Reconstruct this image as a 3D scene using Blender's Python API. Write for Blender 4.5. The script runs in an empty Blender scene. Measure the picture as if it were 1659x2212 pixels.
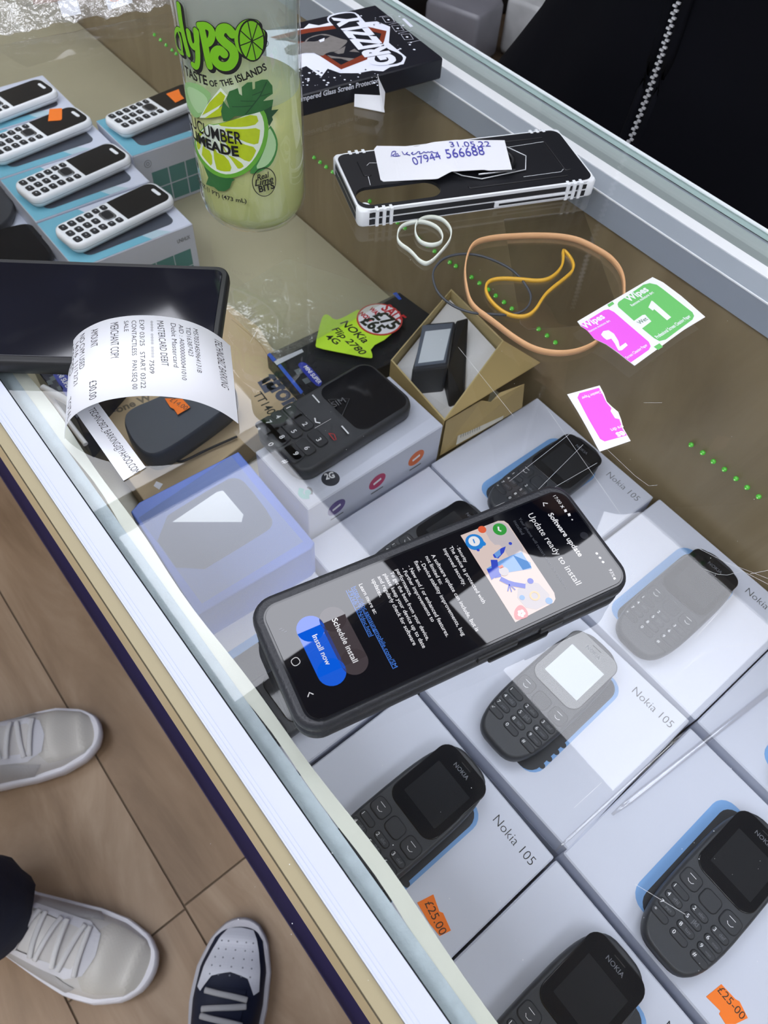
import bpy, bmesh, math, random
from mathutils import Vector, Matrix
random.seed(7)
PI = math.pi
sc = bpy.context.scene
# ------------------------------------------------------------------ camera, world, exposure, lights
W_, H_, F_ = 1659.0, 2212.0, 1600.0
G = 0.90                      # height of the counter glass above the floor
CH = 0.30                     # camera height above the glass
U = Vector((-2493.5, -2667.0, F_)).normalized()
Zd = Vector((-113.0, 1066.0, F_)); Zd = (Zd - U*Zd.dot(U)).normalized()
zw = -Zd; yw = U; xw = yw.cross(zw)
RC = Matrix((xw, yw, zw))     # camera (x right, y down, z forward) -> world
CAM = Vector((0, 0, G+CH))
cd = bpy.data.cameras.new('camera'); cam = bpy.data.objects.new('camera', cd)
sc.collection.objects.link(cam); sc.camera = cam
rx = RC @ Vector((1, 0, 0)); ry = RC @ Vector((0, -1, 0)); rz = RC @ Vector((0, 0, -1))
m = Matrix((rx, ry, rz)).transposed().to_4x4(); m.translation = CAM
cam.matrix_world = m
cd.sensor_fit = 'VERTICAL'; cd.sensor_height = 36.0; cd.lens = F_/H_*36.0
cd.clip_start = 0.02
cd.dof.use_dof = True; cd.dof.focus_distance = 0.37; cd.dof.aperture_fstop = 26.04/1.1
sc.view_settings.view_transform = 'Standard'; sc.view_settings.look = 'None'
sc.view_settings.gamma = 1.0; sc.view_settings.exposure = 0.0
sc.view_settings.use_curve_mapping = False
wd = bpy.data.worlds.new('world'); sc.world = wd; wd.use_nodes = True
wd.node_tree.nodes['Background'].inputs[0].default_value = (0.80, 0.88, 1.0, 1)
wd.node_tree.nodes['Background'].inputs[1].default_value = 0.25
PANEL_L = 7.6                 # radiance of the LED ceiling panels
PANELS = [((0.74, 1.42), (-0.085, 0.515)), ((0.17, 0.70), (0.62, 1.22)), ((0.15, 0.75), (1.31, 1.91)),
          ((-0.95, -0.35), (-0.6, 0.0)), ((-0.95, -0.35), (1.3, 1.9)), ((1.9, 2.5), (-0.9, -0.3)),  # from this row on: unseen panels added to brighten the scene
          ((-0.95, -0.35), (0.35, 0.95)), ((0.6, 1.2), (-1.5, -0.9)),
          ((-0.95, -0.35), (-1.5, -0.9)), ((-0.25, 0.35), (-1.5, -0.9)), ((-1.7, -1.1), (0.35, 0.95)), ((-1.7, -1.1), (-0.6, 0.0))]
CEIL = G + 1.45
# ------------------------------------------------------------------ materials
def S(r, g, b):
    f = lambda c: ((c/255+0.055)/1.055)**2.4 if c/255 > 0.04045 else c/255/12.92
    return (f(r), f(g), f(b), 1)
MATS = {}
def mat(name, col, rough=0.5, metal=0.0, spec=0.5, emit=0.0, var=0.0, vs=40.0, bump=0.0, bs=300.0, coat=0.0, trans=0.0):
    if name in MATS: return MATS[name]
    mt = bpy.data.materials.new(name); mt.use_nodes = True; nt = mt.node_tree; b = nt.nodes['Principled BSDF']
    b.inputs['Base Color'].default_value = col; b.inputs['Roughness'].default_value = rough
    b.inputs['Metallic'].default_value = metal; b.inputs['Specular IOR Level'].default_value = spec
    b.inputs['Coat Weight'].default_value = coat; b.inputs['Coat Roughness'].default_value = 0.03
    if trans: b.inputs['Transmission Weight'].default_value = trans
    if emit > 0:
        b.inputs['Emission Color'].default_value = col; b.inputs['Emission Strength'].default_value = emit
    if var > 0 or bump > 0:
        tc = nt.nodes.new('ShaderNodeTexCoord')
    if var > 0:
        n = nt.nodes.new('ShaderNodeTexNoise'); n.inputs['Scale'].default_value = vs; n.inputs['Detail'].default_value = 5
        nt.links.new(tc.outputs['Object'], n.inputs['Vector'])
        mx = nt.nodes.new('ShaderNodeMix'); mx.data_type = 'RGBA'
        c2 = tuple(max(0, c*(1-var)) for c in col[:3])+(1,); c1 = tuple(min(1, c*(1+var*0.5)) for c in col[:3])+(1,)
        mx.inputs[6].default_value = c1; mx.inputs[7].default_value = c2
        nt.links.new(n.outputs['Fac'], mx.inputs[0]); nt.links.new(mx.outputs[2], b.inputs['Base Color'])
    if bump > 0:
        n2 = nt.nodes.new('ShaderNodeTexNoise'); n2.inputs['Scale'].default_value = bs
        nt.links.new(tc.outputs['Object'], n2.inputs['Vector'])
        bp = nt.nodes.new('ShaderNodeBump'); bp.inputs['Strength'].default_value = bump; bp.inputs['Distance'].default_value = 0.001
        nt.links.new(n2.outputs['Fac'], bp.inputs['Height']); nt.links.new(bp.outputs['Normal'], b.inputs['Normal'])
    MATS[name] = mt; return mt
def glassmat(name, tint=(1, 1, 1, 1), k=1.9, base=0.0, rough=0.0, milky=0.0, mcol=(0.8, 0.8, 0.8, 1), bump=0.0, bs=60):
    """thin sheet: clear light passes, a fresnel share is mirrored"""
    if name in MATS: return MATS[name]
    mt = bpy.data.materials.new(name); mt.use_nodes = True; nt = mt.node_tree; nt.nodes.clear()
    out = nt.nodes.new('ShaderNodeOutputMaterial'); tr = nt.nodes.new('ShaderNodeBsdfTransparent'); gl = nt.nodes.new('ShaderNodeBsdfGlossy')
    tr.inputs[0].default_value = tint; gl.inputs['Roughness'].default_value = rough; gl.inputs['Color'].default_value = (1, 1, 1, 1)
    lw = nt.nodes.new('ShaderNodeLayerWeight'); lw.inputs['Blend'].default_value = 0.5
    pw = nt.nodes.new('ShaderNodeMath'); pw.operation = 'POWER'; pw.inputs[1].default_value = 5.0
    nt.links.new(lw.outputs['Facing'], pw.inputs[0])
    ma = nt.nodes.new('ShaderNodeMath'); ma.operation = 'MULTIPLY_ADD'; ma.inputs[1].default_value = 0.9; ma.inputs[2].default_value = 0.042*k+base; ma.use_clamp = True
    nt.links.new(pw.outputs[0], ma.inputs[0])
    mx = nt.nodes.new('ShaderNodeMixShader'); nt.links.new(ma.outputs[0], mx.inputs[0]); nt.links.new(gl.outputs[0], mx.inputs[2])
    last = tr.outputs[0]
    if milky > 0:
        df = nt.nodes.new('ShaderNodeBsdfDiffuse'); df.inputs[0].default_value = mcol
        m2 = nt.nodes.new('ShaderNodeMixShader'); m2.inputs[0].default_value = milky
        nt.links.new(tr.outputs[0], m2.inputs[1]); nt.links.new(df.outputs[0], m2.inputs[2]); last = m2.outputs[0]
    nt.links.new(last, mx.inputs[1])
    if bump > 0:
        tc = nt.nodes.new('ShaderNodeTexCoord'); n2 = nt.nodes.new('ShaderNodeTexNoise'); n2.inputs['Scale'].default_value = bs; n2.inputs['Detail'].default_value = 4
        nt.links.new(tc.outputs['Object'], n2.inputs['Vector'])
        bp = nt.nodes.new('ShaderNodeBump'); bp.inputs['Strength'].default_value = bump; bp.inputs['Distance'].default_value = 0.01
        nt.links.new(n2.outputs['Fac'], bp.inputs['Height']); nt.links.new(bp.outputs['Normal'], gl.inputs['Normal'])
    nt.links.new(mx.outputs[0], out.inputs[0]); MATS[name] = mt; return mt
def wood(name, c1, c2, c3, ax=(40, 3, 40), rough=0.35, island=False):
    if name in MATS: return MATS[name]
    mt = bpy.data.materials.new(name); mt.use_nodes = True; nt = mt.node_tree; b = nt.nodes['Principled BSDF']
    b.inputs['Roughness'].default_value = rough
    tc = nt.nodes.new('ShaderNodeTexCoord'); mp = nt.nodes.new('ShaderNodeMapping'); mp.inputs['Scale'].default_value = ax
    nt.links.new(tc.outputs['Object'], mp.inputs[0])
    vec = mp.outputs[0]
    if island:
        ge = nt.nodes.new('ShaderNodeNewGeometry'); ad = nt.nodes.new('ShaderNodeVectorMath'); ad.operation = 'ADD'
        sclr = nt.nodes.new('ShaderNodeMath'); sclr.operation = 'MULTIPLY'; sclr.inputs[1].default_value = 37.0
        nt.links.new(ge.outputs['Random Per Island'], sclr.inputs[0]); nt.links.new(mp.outputs[0], ad.inputs[0]); nt.links.new(sclr.outputs[0], ad.inputs[1]); vec = ad.outputs[0]
    n = nt.nodes.new('ShaderNodeTexNoise'); n.inputs['Scale'].default_value = 1; n.inputs['Detail'].default_value = 8; n.inputs['Distortion'].default_value = 1.2
    n.inputs['Roughness'].default_value = 0.6
    nt.links.new(vec, n.inputs['Vector'])
    cr = nt.nodes.new('ShaderNodeValToRGB'); e = cr.color_ramp.elements
    e[0].position = 0.3; e[0].color = c1; e[1].position = 0.72; e[1].color = c3; k = e.new(0.5); k.color = c2
    nt.links.new(n.outputs['Fac'], cr.inputs[0]); nt.links.new(cr.outputs[0], b.inputs['Base Color']); MATS[name] = mt; return mt
def P_(n, r, g, b, **k): return mat(n, S(r, g, b), **k)
white_card = P_('white card', 206, 211, 226, rough=0.45, var=0.03, vs=12)
white_paper = P_('white paper', 228, 230, 236, rough=0.8, var=0.02, vs=60)
black_ink = P_('black ink', 18, 18, 20, rough=0.6)
grey_ink = P_('grey ink', 95, 98, 104, rough=0.6)
white_ink = P_('white ink', 240, 242, 245, rough=0.5)
blue_print = P_('sky blue print', 122, 168, 222, rough=0.5)
dark_print = P_('charcoal print', 40, 43, 50, rough=0.5)
charcoal = P_('charcoal plastic', 50, 53, 59, rough=0.42, var=0.15, vs=200)
key_dark = P_('charcoal key', 42, 45, 51, rough=0.5)
gloss_black = P_('gloss black', 22, 24, 29, rough=0.06, var=0.2, vs=25)
lcd_dark = P_('dark lcd', 38, 40, 44, rough=0.07)
lcd_reflection = P_('lcd with painted reflection', 176, 184, 188, rough=0.1)  # screen colour paled to paint in the ceiling panel's reflection
white_plastic = P_('white plastic', 247, 249, 252, rough=0.22)
silver = P_('silver', 190, 194, 200, rough=0.2, metal=0.9)
alu = P_('brushed aluminium', 186, 193, 202, rough=0.38, metal=0.3, var=0.06, vs=30)
orange = P_('fluorescent orange paper', 255, 128, 32, rough=0.7, emit=0.0, var=0.05)
teal = P_('teal print', 112, 178, 198, rough=0.5, var=0.05)
matt_black = P_('matt black', 22, 23, 26, rough=0.5, var=0.2, vs=300)
# ------------------------------------------------------------------ geometry helpers
def ray(px, py): return RC @ Vector((px-W_/2, py-H_/2, F_))
def P(px, py, z=0.0):
    d = ray(px, py); return CAM + d*((G+z-CAM.z)/d.z)
def PX(px, py, x):
    d = ray(px, py); return CAM + d*(x/d.x)
class Plane:
    def __init__(s, o, ex, ey):
        s.o = Vector(o); s.ex = Vector(ex).normalized(); n = s.ex.cross(Vector(ey)).normalized(); s.n = n; s.ey = n.cross(s.ex)
    def uv(s, px, py):
        d = ray(px, py); t = (s.o-CAM).dot(s.n)/d.dot(s.n); q = CAM+d*t-s.o; return (q.dot(s.ex), q.dot(s.ey))
    def xyz(s, u, v, off=0): return s.o+s.ex*u+s.ey*v+s.n*off
def HP(z): return Plane((0, 0, G+z), (1, 0, 0), (0, 1, 0))
class Cyl:
    def __init__(s, c, r): s.c = Vector(c); s.r = r
    def uv(s, px, py):
        d = ray(px, py); ox, oy = CAM.x-s.c.x, CAM.y-s.c.y
        a = d.x**2+d.y**2; b = 2*(ox*d.x+oy*d.y); c = ox*ox+oy*oy-s.r**2; D = b*b-4*a*c
        t = (-b-math.sqrt(max(D, 0)))/(2*a); q = CAM+d*t
        th = math.atan2(q.y-s.c.y, q.x-s.c.x)
        ref = math.atan2(CAM.y-s.c.y, CAM.x-s.c.x); dt = (th-ref+PI) % (2*PI)-PI
        return (dt*s.r, q.z)
    def xyz(s, u, v, off=0):
        ref = math.atan2(CAM.y-s.c.y, CAM.x-s.c.x); th = ref+u/s.r
        return Vector((s.c.x+(s.r+off)*math.cos(th), s.c.y+(s.r+off)*math.sin(th), v))
ROOTS = {}
def tag(o, label=None, cat=None, group=None, kind=None):
    if label: o['label'] = label
    if cat: o['category'] = cat
    if group: o['group'] = group
    if kind: o['kind'] = kind
    return o
def empty(name, loc, label=None, cat=None, group=None, rot=0.0):
    o = bpy.data.objects.new(name, None); sc.collection.objects.link(o); o.location = loc; o.rotation_euler = (0, 0, rot)
    o.empty_display_size = 0.01; ROOTS[o] = Vector(loc); return tag(o, label, cat, group)
class MB:
    """collects faces, builds ONE mesh object"""
    def __init__(s): s.v = []; s.f = []; s.m = []; s.mats = []; s.sm = []
    def mi(s, mt):
        if mt not in s.mats: s.mats.append(mt)
        return s.mats.index(mt)
    def add(s, vs, fs, mt, smooth=False):
        b = len(s.v); s.v += [Vector(v) for v in vs]; k = s.mi(mt)
        for f in fs: s.f.append([i+b for i in f]); s.m.append(k); s.sm.append(smooth)
    def box(s, c, d, mt, M=None):
        M = M or Matrix.Identity(4); vs = []
        for z in (-1, 1):
            for x, y in ((-1, -1), (1, -1), (1, 1), (-1, 1)): vs.append(M @ Vector((c[0]+x*d[0]/2, c[1]+y*d[1]/2, c[2]+z*d[2]/2)))
        s.add(vs, [(3, 2, 1, 0), (4, 5, 6, 7), (0, 1, 5, 4), (1, 2, 6, 5), (2, 3, 7, 6), (3, 0, 4, 7)], mt)
    def loft(s, rings, mt, closed=True, cap=True, smooth=True, M=None):
        n = len(rings[0]); vs = []
        for r in rings: vs += [(M @ Vector(p) if M else Vector(p)) for p in r]
        fs = []
        for i in range(len(rings)-1):
            for j in range(n if closed else n-1):
                k = (j+1) % n; fs.append((i*n+j, i*n+k, (i+1)*n+k, (i+1)*n+j))
        s.add(vs, fs, mt, smooth)
        if cap:
            b = len(s.v)-len(vs); k = s.mi(mt)
            s.f.append([b+i for i in reversed(range(n))]); s.m.append(k); s.sm.append(False)
            s.f.append([b+(len(rings)-1)*n+i for i in range(n)]); s.m.append(k); s.sm.append(False)
    def slab(s, w, l, r, prof, mt, M=None, c=(0, 0), seg=6, smooth=True):
        """rounded rectangle; prof = [(inset, z), ...] bottom to top"""
        s.loft([rrect(w-2*i, l-2*i, max(r-i, 0.0003), seg, c, z) for i, z in prof], mt, M=M, smooth=smooth)
    def prism(s, pts, z0, z1, mt, M=None):
        s.loft([[(x, y, z0) for x, y in pts], [(x, y, z1) for x, y in pts]], mt, M=M, smooth=False)
    def tube(s, pts, r, mt, seg=8, closed=False, flat=1.0, up=Vector((0, 0, 1)), cap=True):
        pts = [Vector(p) for p in pts]; n = len(pts); rings = []
        for i, p in enumerate(pts):
            a = pts[(i-1) % n] if closed or i > 0 else p; b = pts[(i+1) % n] if closed or i < n-1 else p
            t = (b-a).normalized() if (b-a).length > 1e-9 else Vector((1, 0, 0))
            sd = t.cross(up)
            if sd.length < 1e-4: sd = t.cross(Vector((1, 0, 0)))
            sd.normalize(); u2 = sd.cross(t).normalized()
            rr = r[i] if isinstance(r, (list, tuple)) else r
            rings.append([p+sd*(rr*math.cos(2*PI*k/seg))+u2*(rr*flat*math.sin(2*PI*k/seg)) for k in range(seg)])
        if closed: rings.append(rings[0])
        s.loft(rings, mt, cap=(cap and not closed))
    def build(s, name, parent=None, local=False, bevel=0.0, fixn=True, label=None):
        me = bpy.data.meshes.new(name); off = Vector((0, 0, 0))
        if parent is not None and not local: off = ROOTS[parent]
        me.from_pydata([v-off for v in s.v], [], s.f)
        for mt in s.mats: me.materials.append(mt)
        me.polygons.foreach_set('material_index', s.m); me.polygons.foreach_set('use_smooth', s.sm)
        me.update()
        if fixn:
            bm = bmesh.new(); bm.from_mesh(me); bmesh.ops.recalc_face_normals(bm, faces=bm.faces); bm.to_mesh(me); bm.free()
        o = bpy.data.objects.new(name, me); sc.collection.objects.link(o)
        if parent is not None: o.parent = parent; ROOTS[o] = ROOTS[parent]
        else: ROOTS[o] = Vector((0, 0, 0))
        if bevel > 0:
            b = o.modifiers.new('bevel', 'BEVEL'); b.width = bevel; b.segments = 2; b.limit_method = 'ANGLE'; b.angle_limit = 0.6
        if label: o['label'] = label
        return o
def rrect(w, l, r, seg=6, c=(0, 0), z=0.0):
    r = min(r, w/2-1e-5, l/2-1e-5); pts = []
    for cx, cy, a0 in ((w/2-r, l/2-r, 0), (-w/2+r, l/2-r, 90), (-w/2+r, -l/2+r, 180), (w/2-r, -l/2+r, 270)):
        for k in range(seg+1):
            a = math.radians(a0+90*k/seg); pts.append((c[0]+cx+r*math.cos(a), c[1]+cy+r*math.sin(a), z))
    return pts
def circ(n, r, c=(0, 0), z=0, ry=None):
    return [(c[0]+r*math.cos(2*PI*k/n), c[1]+(ry or r)*math.sin(2*PI*k/n), z) for k in range(n)]
def smoothpts(pts, it=2, closed=False):
    pts = [Vector(p) for p in pts]
    for _ in range(it):
        q = []; n = len(pts)
        for i in range(n if closed else n-1):
            a = pts[i]; b = pts[(i+1) % n]; q += [a*0.75+b*0.25, a*0.25+b*0.75]
        if not closed: q = [pts[0]]+q+[pts[-1]]
        pts = q
    return pts
_fc = {}
def glyphs(body, bold=0.0, shear=0.0):
    key = (body, bold, shear)
    if key in _fc: return _fc[key]
    cu = bpy.data.curves.new('t', 'FONT'); cu.body = body; cu.size = 1; cu.offset = bold; cu.shear = shear; cu.resolution_u = 3
    ob = bpy.data.objects.new('t', cu); sc.collection.objects.link(ob)
    dg = bpy.context.evaluated_depsgraph_get(); me = bpy.data.meshes.new_from_object(ob.evaluated_get(dg))
    vs = [(v.co.x, v.co.y) for v in me.vertices]; fs = [tuple(p.vertices) for p in me.polygons]
    bpy.data.objects.remove(ob); bpy.data.curves.remove(cu); bpy.data.meshes.remove(me)
    _fc[key] = (vs, fs); return _fc[key]
class Art(MB):
    """flat print laid on a surface; px methods take points of the surface as seen from the camera"""
    def __init__(s, surf, sub=0.0): super().__init__(); s.S = surf; s.sub = sub
    def put(s, vs2, fs, mt, off):
        if s.sub > 0:
            bm = bmesh.new(); bv = [bm.verts.new((a, b, 0)) for a, b in vs2]
            for f in fs:
                try: bm.faces.new([bv[i] for i in f])
                except ValueError: pass
            bmesh.ops.triangulate(bm, faces=bm.faces)
            for _ in range(5):
                ed = [e for e in bm.edges if e.calc_length() > s.sub]
                if not ed: break
                bmesh.ops.subdivide_edges(bm, edges=ed, cuts=1); bmesh.ops.triangulate(bm, faces=bm.faces)
            bm.verts.index_update(); vs2 = [(v.co.x, v.co.y) for v in bm.verts]; fs = [[v.index for v in f.verts] for f in bm.faces]; bm.free()
        s.add([s.S.xyz(a, b, off) for a, b in vs2], fs, mt)
    def uvpoly(s, pts, mt, off=1): s.put(pts, [list(range(len(pts)))], mt, off*6e-5)
    def poly(s, pts, mt, off=1, sm=0):
        if sm: pts = [(p.x, p.y) for p in smoothpts([(a, b, 0) for a, b in pts], sm, True)]
        s.uvpoly([s.S.uv(*p) for p in pts], mt, off)
    def uvline(s, pts, w, mt, off=1, closed=False):
        n = len(pts); L = []; R = []
        for i in range(n):
            a = pts[(i-1) % n] if closed or i > 0 else pts[i]; b = pts[(i+1) % n] if closed or i < n-1 else pts[i]
            dx, dy = b[0]-a[0], b[1]-a[1]; d = math.hypot(dx, dy) or 1; ww = w[i] if isinstance(w, (list, tuple)) else w
            L.append((pts[i][0]-dy/d*ww/2, pts[i][1]+dx/d*ww/2)); R.append((pts[i][0]+dy/d*ww/2, pts[i][1]-dx/d*ww/2))
        vs = L+R; fs = [(i, n+i, n+(i+1) % n, (i+1) % n) for i in range(n if closed else n-1)]
        s.put(vs, fs, mt, off*6e-5)
    def line(s, pts, w, mt, off=1, closed=False, sm=0):
        if sm: pts = [(p.x, p.y) for p in smoothpts([(a, b, 0) for a, b in pts], sm, closed)]
        s.uvline([s.S.uv(*p) for p in pts], w, mt, off, closed)
    def uvcirc(s, c, r, mt, off=1, n=24, ry=None): s.uvpoly([(a, b) for a, b, _ in circ(n, r, c, 0, ry)], mt, off)
    def circ(s, c, r, mt, off=1, n=24, ry=None): s.uvcirc(s.S.uv(*c), r, mt, off, n, ry)
    def uvtext(s, body, a, b, mt, off=1, asp=1.0, bold=0.0, shear=0.0, curve=0.0, cap=None, size=None):
        vs, fs = glyphs(body, bold, shear)
        if not vs or math.hypot(b[0]-a[0], b[1]-a[1]) < 1e-6: return
        x0 = min(v[0] for v in vs); x1 = max(v[0] for v in vs); dx, dy = b[0]-a[0], b[1]-a[1]; L = math.hypot(dx, dy); k = size if size else L/(x1-x0)
        if cap: asp = cap/(k*0.70)
        ux, uy = dx/L, dy/L; out = []
        for vx, vy in vs:
            t = (vx-x0)*k; h = vy*k*asp+curve*(1-(2*t/L-1)**2)
            out.append((a[0]+ux*t-uy*h, a[1]+uy*t+ux*h))
        s.put(out, fs, mt, off*6e-5)
    def text(s, body, a, b, mt, off=1, asp=1.0, bold=0.0, shear=0.0, curve=0.0, cap=None):
        ua = s.S.uv(*a); ub = s.S.uv(*b)
        if cap:
            uc = s.S.uv((a[0]+b[0])/2+cap[0], (a[1]+b[1])/2+cap[1]); um = s.S.uv((a[0]+b[0])/2, (a[1]+b[1])/2)
            dx, dy = ub[0]-ua[0], ub[1]-ua[1]; L = math.hypot(dx, dy) or 1; cap = abs((uc[0]-um[0])*-dy+(uc[1]-um[1])*dx)/L
        s.uvtext(body, ua, ub, mt, off, asp, bold, shear, curve, cap)
def copy_tree(o, parent=None):
    c = o.copy(); sc.collection.objects.link(c)
    if parent is not None: c.parent = parent
    for ch in list(o.children): copy_tree(ch, c)
    return c
LOCAL = Plane((0, 0, 0), (1, 0, 0), (0, 1, 0))
def struct(name, mb, **k):
    o = mb.build(name, **k); o['kind'] = 'structure'; return o
I4 = Matrix.Identity(4)
# ------------------------------------------------------------------ room
pl = MB(); floorm = wood('floor boards', S(128, 103, 76), S(158, 131, 102), S(184, 160, 132), ax=(9, 1.6, 9), rough=0.45, island=True)
grout = P_('grout', 110, 94, 76, rough=0.9)
pl.box((0.6, 1.0, -0.012), (6, 7, 0.02), grout)
PWD = 0.177; ja = P(465, 1904, -G).y; jb = P(123, 2185, -G).y; MF = Matrix.Rotation(math.radians(1.3), 4, 'Z')
for i in range(-16, 18):
    x0 = -0.093+i*PWD
    st = {0: ja, -1: jb}.get(i, random.uniform(0, 1.2))
    y = st-3*1.2
    while y < 4.4:
        pl.box((x0+PWD/2, y+0.6, -0.001), (PWD-0.0028, 1.2-0.003, 0.004), floorm); y += 1.2
struct('floor', pl)
wallm = P_('wall paint', 205, 205, 200, rough=0.8, var=0.04, vs=3)
ceilm = P_('ceiling tile', 190, 192, 195, rough=0.9, var=0.05, vs=8)
for nm, c, d in (('wall_front', (0.6, -2.4, CEIL/2), (5.4, 0.1, CEIL)), ('wall_back', (0.6, 4.4, CEIL/2), (5.4, 0.1, CEIL)),
                 ('wall_left', (-2.1, 1.0, CEIL/2), (0.1, 6.8, CEIL)), ('wall_right', (3.3, 1.0, CEIL/2), (0.1, 6.8, CEIL))):
    b = MB(); b.box(c, d, wallm); struct(nm, b)
b = MB(); b.box((0.6, 1.0, CEIL+0.06), (5.4, 6.8, 0.1), ceilm); struct('ceiling', b)
panelm = bpy.data.materials.new('led diffuser'); panelm.use_nodes = True; nt = panelm.node_tree; nt.nodes.clear()
em = nt.nodes.new('ShaderNodeEmission'); em.inputs[0].default_value = (0.90, 0.92, 1.0, 1); em.inputs[1].default_value = PANEL_L
ou = nt.nodes.new('ShaderNodeOutputMaterial'); nt.links.new(em.outputs[0], ou.inputs[0])
PLBL = ['square LED panel above the back of the counter', 'square LED panel above the near side of the counter', 'square LED panel beyond the one over the counter',
        'added unseen square LED panel over the shop floor behind the camera', 'added unseen square LED panel over the far shop floor', 'added unseen square LED panel behind the shop assistant',
        'added unseen square LED panel over the shoppers', 'added unseen square LED panel over the rear of the room', 'added unseen square LED panel in the rear corner over the shop floor', 'added unseen square LED panel behind the camera in line with the counter',
        'added unseen square LED panel near the left wall over the shoppers', 'added unseen square LED panel near the left wall behind the camera']
for i, ((x0, x1), (y0, y1)) in enumerate(PANELS):
    cx_, cy_ = (x0+x1)/2, (y0+y1)/2
    r = empty('ceiling_light', (cx_, cy_, CEIL), PLBL[i], 'ceiling light', 'LED ceiling panels')
    b = MB(); w, l = x1-x0, y1-y0
    b.box((cx_, cy_, CEIL+0.003), (w-0.02, l-0.02, 0.006), panelm); b.build('diffuser', r)
    b = MB()
    for dx, dy, sx, sy in ((-1, 0, 0.02, l), (1, 0, 0.02, l), (0, -1, w, 0.02), (0, 1, w, 0.02)):
        b.box((cx_+dx*(w/2-0.0), cy_+dy*(l/2-0.0), CEIL-0.001), (sx, sy, 0.014), white_plastic)
    b.build('frame', r)
# ------------------------------------------------------------------ counter
Y0, Y1 = -0.75, 1.75; YM, YL = (Y0+Y1)/2, Y1-Y0
beige = P_('cream laminate', 226, 208, 164, rough=0.4, var=0.08, vs=15)
navy = P_('navy laminate', 26, 23, 84, rough=0.8, spec=0.2, var=0.3, vs=30)
shelfm = mat('olive shelf', S(168, 162, 136), rough=0.28, var=0.12, vs=14)
backwood = wood('oak veneer', S(134, 117, 88), S(148, 131, 101), S(163, 146, 116), ax=(8, 14, 3.2), rough=0.4)
white_metal = P_('white coated metal', 196, 201, 217, rough=0.45, var=0.02, vs=30)
t = empty('display_counter', (0.25, YM, 0), 'long glass-topped shop display counter with cream front and navy base', 'counter')
b = MB(); b.box((0.0131, YM, G-0.0755), (0.0052, YL, 0.145), beige)
b.box((0.0132, YM, G-0.0026), (0.0056, YL, 0.0010), P_('darkened cream lip', 158, 147, 116, rough=0.5))  # shade painted into the top lip; it is the same cream laminate
b.box((0.0103, YM, G-0.006), (0.0006, YL, 0.0060), P_('groove brown', 84, 76, 58, rough=0.7))
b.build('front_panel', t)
b = MB(); b.box((0.0118, YM, (G-0.148)/2), (0.0026, YL, G-0.148), navy); b.box((0.0098, YM, 0.006), (0.0018, YL, 0.012), P_('scuffed edge', 44, 42, 92, rough=0.8, var=0.5, vs=30))
b.build('base_panel', t)
b = MB(); b.box((0.0219, YM, G-0.006), (0.0116, YL, 0.0124), white_metal)
for i in range(3): b.box((0.0168+0.0016*i, YM, G+0.0002), (0.0003, YL, 0.0002), P_('frame groove', 186, 194, 212, rough=0.4))
b.build('front_trim', t, bevel=0.0006)
b = MB(); b.box((0.0279, YM, G-0.004), (0.0005, YL, 0.006), black_ink); b.build('gasket', t)
b = MB(); b.box((0.235, YM, G-0.2525), (0.41, YL, 0.005), shelfm); b.build('shelf', t)
b = MB(); b.box((0.448, YM, G-0.14), (0.012, YL, 0.23), backwood); b.build('back_panel', t)
b = MB()
b.box((0.0195, YM, G-0.10), (0.006, YL, 0.175), beige); b.box((0.4675, YM, (G-0.26)/2), (0.055, YL, G-0.26), beige)
b.box((0.225, YM, G-0.262), (0.40, YL, 0.012), beige)
b.box((0.25, Y0+0.003, G/2-0.03), (0.47, 0.006, G-0.08), beige); b.box((0.25, Y1-0.003, G/2-0.03), (0.47, 0.006, G-0.08), beige)
b.build('carcass', t)
b = MB(); rail_d = P_('rail grey', 168, 176, 188, rough=0.4, metal=0.1)
b.box((0.4405, YM, G-0.0155), (0.0018, YL, 0.0205), rail_d)
b.box((0.4397, YM, G-0.0056), (0.0010, YL, 0.0009), white_ink)
b.box((0.4505, YM, G-0.0072), (0.0216, YL, 0.002), alu)
b.box((0.4668, YM, G-0.0068), (0.0100, YL, 0.0022), P_('white rail', 252, 253, 255, rough=0.4))
b.box((0.4762, YM, G-0.0070), (0.0090, YL, 0.002), P_('greenish rail', 150, 158, 156, rough=0.4))
b.box((0.487, YM, G-0.0072), (0.0125, YL, 0.002), P_('pale green rail', 172, 180, 178, rough=0.4))
b.box((0.4955, YM, G-0.03), (0.003, YL, 0.046), alu)
b.build('rear_rail', t)
tapem = mat('adhesive strip', S(172, 184, 190), rough=0.5, var=0.22, vs=180, bump=0.4, bs=600)
cream = mat('silicone bead', S(196, 198, 186), rough=0.35, var=0.08, vs=60)
b = MB(); b.box((0.0320, YM, G-0.0085), (0.0078, YL, 0.001), tapem); b.box((0.0320, YM, G-0.03), (0.0065, YL, 0.03), alu); b.build('adhesive_strip', t)
b = MB(); n = 220; v = []; f = []
for i in range(n+1):
    y = Y0+YL*i/n; a = 0.0358+0.0010*math.sin(y*31)+0.0007*math.sin(y*83); c = 0.0418+0.0009*math.sin(y*23+1)+0.0006*math.sin(y*67)
    v += [(a, y, G-0.0082), (c, y, G-0.0082), (c, y, G-0.0125)]
for i in range(n): f += [(3*i, 3*i+1, 3*i+4, 3*i+3), (3*i+1, 3*i+2, 3*i+5, 3*i+4)]
b.add(v, f, cream); b.build('sealant_bead', t)
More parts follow.
